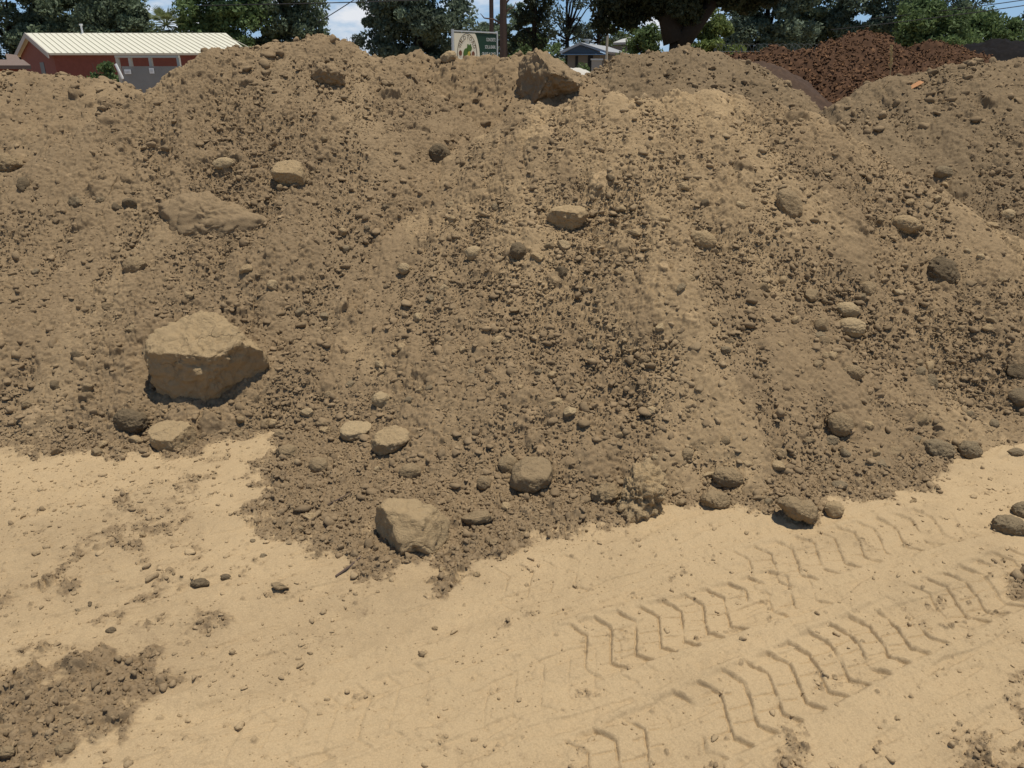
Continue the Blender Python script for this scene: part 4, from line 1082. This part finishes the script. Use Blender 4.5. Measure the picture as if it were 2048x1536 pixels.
for Xp in (284, 1738):
    m = MB(); p = S(Xp, 160); m.tube([flat(p, 0), p], .045, 10); m.build('post', M_alu, sg_)
m = MB(); m.slab([S(300, 206, .045), S(1722, 206, .045), S(1722, 180, .045), S(300, 180, .045)], .09); m.build('top_rail', M_alu, sg_)

# ------------------------------------------------------------------ grey house with blue fascia
M_hroof = plain('grey_shingle', (0.30, 0.31, 0.32), .8, .1); M_hgable = plain('slate_board', (0.075, 0.085, 0.095), .85, .1)
M_blue = plain('blue_fascia', (0.17, 0.34, 0.60), .6, .08); M_hwall = plain('grey_beige_wall', (0.20, 0.185, 0.165), .85, .12)
house = empty('house', tuple(flat(at(1166, 130, 48), 0)))
tag(house, 'grey low house with a blue fascia seen through the gap right of middle', 'house')
Yh = 48
gl, gr, ga_ = at(1119, 104, Yh), at(1216, 103, Yh), at(1160, 84.5, Yh); gl[2] = gr[2] = at(1160, 103, Yh)[2]
bl, br_, ba = gl + [2.6, 9, 0], gr + [2.6, 9, 0], ga_ + [2.6, 9, 0]
m = MB(); m.slab([gr, br_, ba, ga_], .12); m.slab([ga_, ba, bl, gl], .12); m.build('roof', M_hroof, house)
m = MB(); m.add([gl + [.15, .12, -.13], gr + [-.15, .12, -.13], ga_ + [0, .12, -.15]], [(0, 1, 2)]); m.build('gable', M_hgable, house)
m = MB(); m.box((gl[0] + .1, Yh - .25, at(1160, 109.5, Yh)[2]), (gr[0] - .1, Yh + .08, gl[2] - .14)); m.build('fascia', M_blue, house)
m = MB(); m.add([(gl[0] + .5, Yh + .4, 0), (gr[0] - .4, Yh + .4, 0), (br_[0] - .4, Yh + 8.8, 0), (bl[0] + .5, Yh + 8.8, 0), (gl[0] + .5, Yh + .4, gl[2] - .15), (gr[0] - .4, Yh + .4, gl[2] - .15), (br_[0] - .4, Yh + 8.8, gl[2] - .15), (bl[0] + .5, Yh + 8.8, gl[2] - .15)],
                      [(0, 1, 5, 4), (1, 2, 6, 5), (2, 3, 7, 6), (3, 0, 4, 7)]); m.build('wall', M_hwall, house)
d0, d1 = at(1151, 112, Yh + .4), at(1156, 112, Yh + .4); m = MB(); m.box((d0[0], Yh + .36, 0), (d1[0], Yh + .397, d0[2])); m.build('door', M_darkglass, house)
d0, d1 = at(1176, 111, Yh + .4), at(1186, 111, Yh + .4); m = MB(); m.box((d0[0], Yh + .36, .4), (d1[0], Yh + .397, d0[2])); m.build('window', M_darkglass, house)
m = MB(); p = at(1174, 84, Yh + 1.5); m.tube([p - zv * .4, p + zv * .08], .13, 12); m.tube([p + zv * .08, p + zv * .16], .22, 12); m.build('roof_vent', M_alu, house)
ann = empty('outbuilding', tuple(flat(at(1243, 100, 60), 0)))
tag(ann, 'pale roofed outbuilding behind the right end of the grey house', 'outbuilding')
p = [at(1226, 85, 60), at(1262, 84, 60), at(1262, 74, 64), at(1244, 78, 64)]
m = MB(); m.slab(p, .15); m.build('roof', plain('pale_roof', (0.42, 0.42, 0.40), .6, .08), ann)
m = MB(); m.box((p[0][0] + .2, 60.2, 0), (p[1][0] - .2, 63.6, min(p[0][2], p[1][2]) - .2)); m.build('wall', M_hwall, ann)
lw = empty('low_wall', tuple(flat(at(1194, 135, 44), 0)))
tag(lw, 'short pale wall with a capping at the right corner of the grey house', 'wall')
p, q = at(1184, 118, 44), at(1204, 118, 44)
m = MB(); m.box((p[0], 44, 0), (q[0], 44.2, p[2] - .06)); m.build('wall_face', plain('pale_wall', (0.36, 0.34, 0.30), .8, .12), lw)
m = MB(); m.box((p[0] - .05, 43.95, p[2] - .06), (q[0] + .05, 44.25, p[2] + .02)); m.build('capping', M_alu, lw)

# ------------------------------------------------------------------ poles and wires
M_wood = plain('pole_wood', (0.10, 0.07, 0.055), .9, .25, 12); M_wire = plain('wire', (0.02, 0.02, 0.022), .5, .1)
pol = empty('utility_pole', tuple(flat(at(983.5, 100, 52), 0)))
tag(pol, 'reddish brown utility pole rising behind the right part of the sign', 'utility pole')
x, y = pol.location.x, pol.location.y
m = MB(); m.tube([(x, y, 0), (x, y, 11)], [.16, .11], 10); m.build('pole', M_wood, pol)
m = MB(); m.box((x - 1.2, y - .16, 10.2), (x + 1.2, y - .04, 10.35)); m.build('crossarm', M_wood, pol)
for dx in (-1.05, .0, 1.05):
    m = MB(); m.tube([(x + dx, y - .1, 10.35), (x + dx, y - .1, 10.55)], [.05, .03], 8); m.build('insulator', M_alu, pol)
lp = empty('light_pole', tuple(flat(at(1213.5, 105, 42), 0)))
tag(lp, 'thin pale metal pole in front of the grey house', 'pole')
x, y = lp.location.x, lp.location.y
zt = at(1213, 16, 42)[2]
m = MB(); m.tube([(x, y, 0), (x, y, zt)], [.075, .05], 10); m.build('mast', M_beige, lp)
m = MB(); m.tube([(x, y, zt), (x, y, zt + .12)], [.09, .06], 10); m.build('cap', M_alu, lp)
def wire(p, q, sag, label):
    p, q = np.array(p), np.array(q)
    pts = [p + (q - p) * t - zv * sag * 4 * t * (1 - t) for t in np.linspace(0, 1, 25)]
    m = MB(); m.tube(pts, .022, 5); tag(m.build('power_line', M_wire), label, 'power line', 'power lines')
ux0 = np.array([pol.location.x, pol.location.y - .1, 10.5])
a, b = at(1800, 40, 46), at(2060, 3, 43)
wire(a + (a - b) * .6, b + (b - a) * 1.2, .15, 'lower power line crossing the trees at top right')
a, b = at(1850, 22, 47), at(2060, -8, 44)
wire(a + (a - b) * .6, b + (b - a) * 1.2, .15, 'upper power line crossing the trees at top right')
a, b = at(655, 3.5, 40), at(742, 1.0, 40)
wire(a + (a - b) * 3, b + (b - a) * 3, .05, 'power line across the sky gap at top left of middle')
a, b = at(664, 27, 42), at(704, 1, 42)
wire(a + (a - b) * .7, b + (b - a) * 1.5, .03, 'slanting wire in the sky gap left of middle')

# coiled wire fence in front of the right hand trees
M_galv = plain('galvanised_wire', (0.07, 0.075, 0.08), .6, .1)
fe = empty('wire_fence', tuple(flat(at(1560, 105, 27), 0)))
tag(fe, 'wire fence topped with coiled barbed wire behind the bark heaps', 'fence')
xa, xb = at(1430, 100, 27)[0], at(1750, 100, 27)[0]; zt = at(1500, 103, 27)[2]; zc_ = at(1500, 97, 27)[2]
pts = []; nl_ = 26
for i in range(nl_ * 14 + 1):
    t = i / (nl_ * 14); an = 2 * math.pi * i / 14
    pts.append((xa + (xb - xa) * t + .10 * math.sin(an), 27 + .10 * math.cos(an + .6), zc_ + .14 * math.cos(an)))
m = MB(); m.tube(pts, .005, 4); m.build('wire_coil', M_galv, fe)
m = MB()
for f_ in (.25, .5, .75, 1.0): m.tube([(xa, 27, zt * f_), (xb, 27, zt * f_)], .008, 4)
m.build('strand', M_galv, fe)
for k in range(7):
    x = xa + (xb - xa) * k / 6; m = MB(); m.tube([(x, 27.03, 0), (x, 27.03, zt + .1)], .03, 8); m.build('post', M_galv, fe)

# dry stalk and litter on the heaps
p = at(1782, 140, 6.6); zz = float(sample([p[0]], [p[1]])[0])
M_straw = plain('dry_straw', (0.42, 0.32, 0.16), .8, .15)
st = empty('grass_stalk', (p[0], p[1], zz)); tag(st, 'single dry grass stalk standing on the crest of the right edge heap', 'grass stalk')
tip = at(1782.5, 92, 6.6)
m = MB(); m.tube([(p[0], p[1], zz - .03), ((p[0] + tip[0]) / 2 + .012, p[1], (zz + tip[2]) / 2), tuple(tip)], [.004, .003, .002], 5); m.build('stem', M_straw, st)
r_ = random.Random(3)
m = MB()
for i in range(60):
    t = .28 + .70 * i / 60; q = np.array((p[0], p[1], zz)) * (1 - t) + tip * t
    d_ = np.array([r_.uniform(-.018, .018), r_.uniform(-.018, .018), .035]) * (1.15 - t * .6)
    m.tube([q, q + d_ * .6, q + d_], [.002, .0035, .001], 4)
m.build('seed_head', M_straw, st)
for i, (p0, p1, r0, lab) in enumerate((((672, 1155), (722, 1118), .004, 'thin dark twig lying on the spilled soil left of the lone angular boulder'),
                                      ((655, 1012), (700, 990), .0025, 'fine dry twig on the soil above the lone angular boulder'))):
    a, _ = hit(*p0); b, _ = hit(*p1); c = (a + b) / 2 + [.01, 0, .008]
    m = MB(); m.tube([a + zv * .006, c + zv * .004, b + zv * .012], [r0, r0 * .9, r0 * .5], 6)
    tag(m.build('twig', M_wood), lab, 'twig')
a, t = hit(1826, 178)
tag(mesh_obj('wood_chip', [a + v for v in np.array([(-.055, 0, -.02), (.05, -.01, .035), (.075, .0, .05), (.06, .012, .03), (-.05, .02, -.035), (-.06, .03, -.01), (.05, .03, .06)])],
    [(0, 1, 2, 3, 4), (0, 5, 6, 1), (5, 4, 3, 6), (1, 6, 2), (2, 6, 3), (0, 4, 5)], plain('orange_wood', (0.48, 0.24, 0.11))), 'pale orange wood splinter near the top of the right edge heap', 'wood chip')

# ------------------------------------------------------------------ trees
def leaf_mat(name, col, var=.35):
    m, nt, b = base_mat(name, .7, .25)
    at_ = nt.nodes.new('ShaderNodeAttribute'); at_.attribute_name = 'tone'
    c = mixc(nt, at_.outputs['Fac'], tuple(x * (1 - var) for x in col), tuple(x * (1 + var) for x in col))
    nt.links.new(c, b.inputs['Base Color'])
    t = nt.nodes.new('ShaderNodeBsdfTranslucent'); nt.links.new(c, t.inputs['Color'])
    mxs = nt.nodes.new('ShaderNodeMixShader'); mxs.inputs[0].default_value = .34
    nt.links.new(b.outputs[0], mxs.inputs[1]); nt.links.new(t.outputs[0], mxs.inputs[2])
    nt.links.new(mxs.outputs[0], nt.nodes['Material Output'].inputs['Surface'])
    return m
LM = {'dark': leaf_mat('dark_leaf', (0.150, 0.195, 0.122)), 'blue': leaf_mat('blue_green_leaf', (0.150, 0.195, 0.135)), 'mid': leaf_mat('mid_leaf', (0.125, 0.180, 0.070)),
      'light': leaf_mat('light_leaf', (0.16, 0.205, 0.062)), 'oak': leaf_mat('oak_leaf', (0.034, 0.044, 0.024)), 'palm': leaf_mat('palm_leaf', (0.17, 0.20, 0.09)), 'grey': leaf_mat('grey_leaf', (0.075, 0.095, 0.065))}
M_trunk = plain('trunk_bark', (0.028, 0.024, 0.020), .95, .3, 9)

def leaves(pts, size, r_, droop=.0):
    n = len(pts)
    a = r_.normal(size=(n, 3)); a /= np.linalg.norm(a, axis=1)[:, None]
    b = r_.normal(size=(n, 3)); b[:, 2] += .4; b -= (b * a).sum(1)[:, None] * a; b /= np.linalg.norm(b, axis=1)[:, None]
    s_ = size * r_.uniform(.55, 1.35, n)[:, None]
    c = np.cross(a, b)
    q = np.stack([pts - a * s_, pts + b * s_ * .45 + c * s_ * .12, pts + a * s_, pts - b * s_ * .45 - c * s_ * .12], 1).reshape(-1, 3)
    return q, np.arange(4 * n).reshape(-1, 4)

def tree(name, label, px, Y, lobes, n, size, mat, trunk=.25, group='trees beyond the yard', seed=0, cat='tree', clump=.55, nclump=70, fork=None, base=None, limbs=10):
    """lobes: (offset px, centre height m, half width m, half height m) of the crown's big masses"""
    r_ = np.random.default_rng(seed)
    if n > 11000: n = int(n * 1.7); nclump = int(nclump * 2.1); clump *= .92; limbs = 5
    x0 = at(px, 135, Y)[0]
    root = empty(name, (x0, Y, 0)); tag(root, label, cat, group)
    mpp = Y * .95 / F
    vol = np.array([l[2] * l[2] * l[3] for l in lobes]); share = np.cbrt(vol ** 2); share /= share.sum()
    P, T, cents = [], [], []
    for (ox, cz, rx, rz), sh in zip(lobes, share):
        k = max(6, int(nclump * sh))
        d = r_.normal(size=(k, 3)); d /= np.linalg.norm(d, axis=1)[:, None]
        rad = r_.uniform(.45, 1.0, k) ** .5
        cc = np.stack([x0 + ox * mpp + d[:, 0] * rad * rx, Y + d[:, 1] * rad * rx * .9, cz + d[:, 2] * rad * rz], 1)
        cents.append(cc)
        m_ = int(n * sh / k) + 1
        for c_ in cc:
            cr = clump * r_.uniform(.6, 1.5)
            v = r_.normal(size=(m_, 3)); v /= np.linalg.norm(v, axis=1)[:, None]
            v *= (r_.uniform(.15, 1, m_) ** .45)[:, None] * cr * np.array([1.15, 1.15, .8])
            P.append(c_ + v); T.append(np.clip(r_.normal(.45, .18) + r_.normal(0, .16, m_), 0, 1))
    P = np.concatenate(P); T = np.concatenate(T); ok = P[:, 2] > .05; P, T = P[ok], T[ok]
    q, f = leaves(P, size, r_)
    mesh_obj('crown', q, f, mat, root, False, {'tone': np.repeat(T, 4)})
    if trunk:
        cents = np.concatenate(cents); top = max(l[1] for l in lobes)
        m = MB()
        b0 = fork if fork else top * .45
        m.tube([(x0 + .0, Y, 0), (x0 + .05, Y, b0 * .5), (x0, Y, b0)], [trunk * 1.25, trunk, trunk * .85], 10)
        m.tube([(x0, Y, b0), (x0 + r_.normal() * .2, Y, (b0 + top) / 2 + .2), (x0 + r_.normal() * .4, Y, top + .5)], [trunk * .8, trunk * .5, trunk * .15], 8)
        for c_ in cents[r_.permutation(len(cents))[:limbs]]:
            s0 = np.array([x0, Y, b0 + r_.uniform(0, .5) * max(.1, (c_[2] - b0)) * .6])
            mid = s0 * .45 + c_ * .55 + np.array([0, 0, .25 * r_.uniform(-.5, 1)])
            m.tube([s0, mid, c_], [trunk * .42, trunk * .25, trunk * .06], 6)
        m.build('trunk', M_trunk, root, True)
    return root

tree('tree', 'dark dense tree at the far left edge behind the shed', 30, 62, [(0, 4.6, 4.6, 5.2), (60, 5.5, 3.0, 3.5), (-70, 3.5, 3.5, 4), (90, 2.6, 2.5, 2.5)], 26000, .15, LM['dark'], .3, seed=1, clump=.75)
tree('tree', 'dark blue green tree behind the left part of the barn roof', 165, 64, [(0, 4.8, 4.2, 4.8), (-40, 6, 3, 3), (45, 3.6, 3, 3.5), (-60, 3, 2.6, 2.6)], 26000, .15, LM['blue'], .3, seed=2, clump=.75)
tree('tree', 'dark green tree behind the middle of the barn roof beside the sky gap', 250, 60, [(0, 3.9, 2.3, 3.6), (12, 5.2, 1.3, 1.3), (-30, 6.0, 2.0, 2.2)], 20000, .14, LM['dark'], .28, seed=3, clump=.65)
tree('tree', 'tall bright green tree behind the right end of the barn', 455, 58, [(0, 5.2, 2.9, 4.6), (-35, 4.4, 1.6, 4.0), (30, 8, 2.6, 3), (20, 3.2, 2.8, 2.8)], 26000, .15, LM['mid'], .32, seed=4, clump=.75)
tree('tree', 'tall darker tree left of the sky gap, its crown above the left heap', 580, 60, [(0, 5.4, 2.9, 5.2), (35, 5.0, 1.6, 4.2), (-20, 9, 2.6, 2.6)], 24000, .15, LM['dark'], .3, seed=5, clump=.7)
tree('tree', 'small thin tree low in the sky gap left of the dark oak', 708, 58, [(0, 2.2, .9, 1.5), (8, 3.1, .4, .8), (-6, 1.2, 1.0, 1.0)], 2600, .09, LM['grey'], .08, seed=6, clump=.28, nclump=26)
tree('tree', 'broad dark oak rising left of the sign', 838, 60, [(0, 5.0, 3.4, 4.6), (-55, 3.4, 2.0, 3.2), (55, 3.8, 2.0, 3.4), (0, 8.6, 3.0, 2.6)], 30000, .15, LM['blue'], .35, seed=7, clump=.75)
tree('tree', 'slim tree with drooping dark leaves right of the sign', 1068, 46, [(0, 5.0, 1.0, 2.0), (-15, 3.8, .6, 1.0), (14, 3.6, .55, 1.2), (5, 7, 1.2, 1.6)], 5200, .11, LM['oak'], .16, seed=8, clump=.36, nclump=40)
tree('bush', 'rounded dull green bush right of the sign behind the middle heap', 1080, 50, [(0, 1.7, 1.35, 1.9), (-22, 1.2, .9, 1.3)], 9000, .10, LM['mid'], .06, seed=9, clump=.35, cat='bush', group='bushes beyond the yard')
tree('bush', 'low yellow green bush just right of the sign post', 1024, 52, [(0, 1.3, .8, 1.1)], 3000, .10, LM['light'], .05, seed=10, clump=.3, nclump=24, cat='bush', group='bushes beyond the yard')
tree('tree', 'airy sparse tree with thin dark trunk left of the grey house', 1133, 60, [(0, 5.0, 2.1, 3.6), (-20, 3.2, 1.2, 1.6), (20, 7.4, 1.8, 2)], 4600, .12, LM['grey'], .17, seed=11, clump=.5, nclump=46, limbs=20)
tree('tree', 'airy sparse tree directly behind the grey house', 1195, 66, [(0, 4.8, 2.0, 3.0), (-25, 3.4, 1.4, 1.6), (15, 7.6, 2, 2.4)], 5200, .12, LM['blue'], .15, seed=12, clump=.5, nclump=46, limbs=20)
tree('tree', 'pale green tree behind the right end of the grey house', 1236, 70, [(0, 3.4, 1.5, 1.7), (-14, 2.6, 1.2, 1.4)], 6000, .13, LM['light'], .14, seed=13, clump=.45, nclump=36)
tree('tree', 'thin far tree filling the gap behind the sign and dead trunk', 985, 74, [(0, 3.0, 2.2, 2.4), (40, 4.0, 1.6, 3.0), (70, 3.0, 1.5, 2.4)], 12000, .14, LM['dark'], .14, seed=14, clump=.5, nclump=50)
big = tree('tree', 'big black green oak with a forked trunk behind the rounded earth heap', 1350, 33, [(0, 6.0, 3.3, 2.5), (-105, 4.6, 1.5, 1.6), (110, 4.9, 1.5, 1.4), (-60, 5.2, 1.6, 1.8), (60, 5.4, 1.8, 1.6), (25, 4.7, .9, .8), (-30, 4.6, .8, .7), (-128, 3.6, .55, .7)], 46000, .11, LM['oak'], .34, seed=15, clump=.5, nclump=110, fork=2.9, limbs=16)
m = MB(); x0 = big.location.x
m.tube([(x0 + .1, 33, 2.5), (x0 + .75, 32.9, 3.3), (x0 + 1.3, 32.8, 4.1), (x0 + 1.9, 32.7, 5.4)], [.42, .30, .24, .10], 10)
m.tube([(x0 - .1, 33, 2.6), (x0 - .5, 33, 3.6), (x0 - 1.0, 33.2, 5.2)], [.45, .33, .12], 10)
m.build('limb', M_trunk, big, True)
tree('bush', 'yellow green shrub left of the big oak trunk', 1278, 44, [(0, 1.9, .9, 1.5), (12, 2.9, .6, .8)], 5200, .11, LM['mid'], .07, seed=16, clump=.35, nclump=36, cat='bush', group='bushes beyond the yard')
tree('bush', 'bright yellow green shrub right of the big oak trunk', 1420, 46, [(0, 2.2, 1.4, 1.7), (-25, 3.2, .9, 1.0), (25, 1.6, 1.2, 1.3), (5, 3.9, 1.0, .8)], 11000, .12, LM['light'], .09, seed=17, clump=.42, nclump=50, cat='bush', group='bushes beyond the yard')
tree('tree', 'blue green tree behind the lower bark heap', 1530, 50, [(0, 4.0, 2.4, 3.4), (-35, 2.6, 1.6, 2.2), (20, 6.6, 2.2, 2.2)], 20000, .13, LM['blue'], .25, seed=18, clump=.6)
tree('tree', 'dark tree with a gap in its crown left of the higher bark heap', 1632, 56, [(0, 5.4, 2.2, 3.6), (-30, 3.0, 1.7, 2.6), (28, 3.2, 1.4, 2.4)], 17000, .13, LM['dark'], .25, seed=19, clump=.55)
tree('tree', 'tall blue green tree behind the top of the higher bark heap', 1730, 54, [(0, 4.8, 2.4, 4.0), (30, 3.0, 1.8, 2.4), (-20, 7.5, 2.2, 2.2)], 20000, .13, LM['blue'], .25, seed=20, clump=.6)
tree('tree', 'bushy mid green tree right of the higher bark heap', 1848, 48, [(0, 3.0, 1.9, 2.2), (-22, 4.0, 1.3, 1.3), (26, 2.4, 1.6, 1.8)], 15000, .12, LM['mid'], .2, seed=21, clump=.55)
tree('tree', 'tall thin dark tree behind the bushy green one at right', 1905, 60, [(0, 6.2, 1.8, 2.8), (-10, 4.0, 1.6, 2.0)], 9000, .13, LM['dark'], .2, seed=22, clump=.5)
tree('tree', 'pale green tree above the black mulch heap', 1965, 50, [(0, 2.6, 1.8, 2.0), (-25, 3.2, 1.3, 1.5), (20, 1.8, 1.5, 1.4)], 13000, .12, LM['mid'], .18, seed=23, clump=.5)
tree('tree', 'light grey green tree cut by the right edge', 2045, 50, [(0, 2.8, 1.5, 2.2), (15, 4.2, .9, 1.0)], 9000, .12, LM['grey'], .16, seed=24, clump=.45)
tree('bush', 'rounded green shrub between the barn and the block wall', 208, 22, [(0, 1.25, .33, .55), (-10, 1.0, .32, .5), (10, 1.05, .25, .5)], 4200, .055, LM['mid'], .03, seed=25, clump=.15, nclump=34, cat='bush', group='bushes beyond the yard')
tree('bush', 'low green bush in front of the grey house wall', 1166, 41, [(0, .95, .45, .75), (-8, .8, .35, .6)], 3000, .07, LM['mid'], .03, seed=26, clump=.2, nclump=28, cat='bush', group='bushes beyond the yard')
tl = tag(None or bpy.data.objects.new('treeline', None), None)
bpy.data.objects.remove(tl)

# fan palm
pm = empty('palm_tree', tuple(flat(at(345, 135, 55), 0))); tag(pm, 'pale green fan palm standing against the sky gap behind the barn', 'palm')
x0, y0 = pm.location.x, pm.location.y; hc = at(345, 50, 55)[2]
m = MB(); m.tube([(x0, y0, 0), (x0 + .05, y0, hc - .3)], [.28, .2], 10); m.build('trunk', M_trunk, pm)
r_ = np.random.default_rng(31); m = MB()
for k in range(46):
    az = r_.uniform(0, 6.28); el_ = r_.uniform(-.9, 1.35); L = r_.uniform(.9, 1.35)
    d = np.array([math.cos(az) * math.cos(el_), math.sin(az) * math.cos(el_), math.sin(el_)])
    c = np.array([x0, y0, hc]); t = c + d * L * .5
    sd = np.cross(d, (0, 0, 1)); sd /= np.linalg.norm(sd) + 1e-6; up = np.cross(sd, d)
    for j in range(11):
        a = (j - 5) / 5 * 1.15
        dd = d * math.cos(a) + sd * math.sin(a); w_ = up * .02 + sd * .0
        e = t + dd * L * .55 - zv * .12 * abs(a); mid = t + dd * L * .3; pw = np.cross(dd, up) * .035
        m.add([t, mid + pw, e, mid - pw], [(0, 1, 2, 3)])
    m.tube([c, t], [.025, .015], 4)
o = m.build('fronds', LM['palm'], pm)
o.data.attributes.new('tone', 'FLOAT', 'POINT').data.foreach_set('value', np.random.default_rng(2).random(len(o.data.vertices)).astype(np.float32))

# dead trunk right of the sign
dt = empty('dead_tree', tuple(flat(at(1007, 110, 40), 0))); tag(dt, 'bare dead tree trunk with broken branches just right of the sign', 'dead tree')
x0, y0 = dt.location.x, dt.location.y
m = MB(); m.tube([(x0 + .05, y0, 0), (x0, y0, 3), (x0 - .02, y0, 6.5), (x0 + .05, y0, 8)], [.21, .18, .15, .10], 10); m.build('trunk', M_wood, dt)
for sgx, z0, ln, up in ((-1, 3.5, .9, .5), (1, 4.3, .8, .9), (-1, 4.6, 1.1, .2), (1, 3.9, .5, .6), (-1, 5.4, .8, .7)):
    m = MB(); m.tube([(x0, y0, z0), (x0 + sgx * ln * .5, y0 - .1, z0 + up * .5), (x0 + sgx * ln, y0 - .15, z0 + up * .6), (x0 + sgx * ln * 1.2, y0, z0 + up)], [.06, .045, .03, .012], 6); m.build('branch', M_wood, dt)
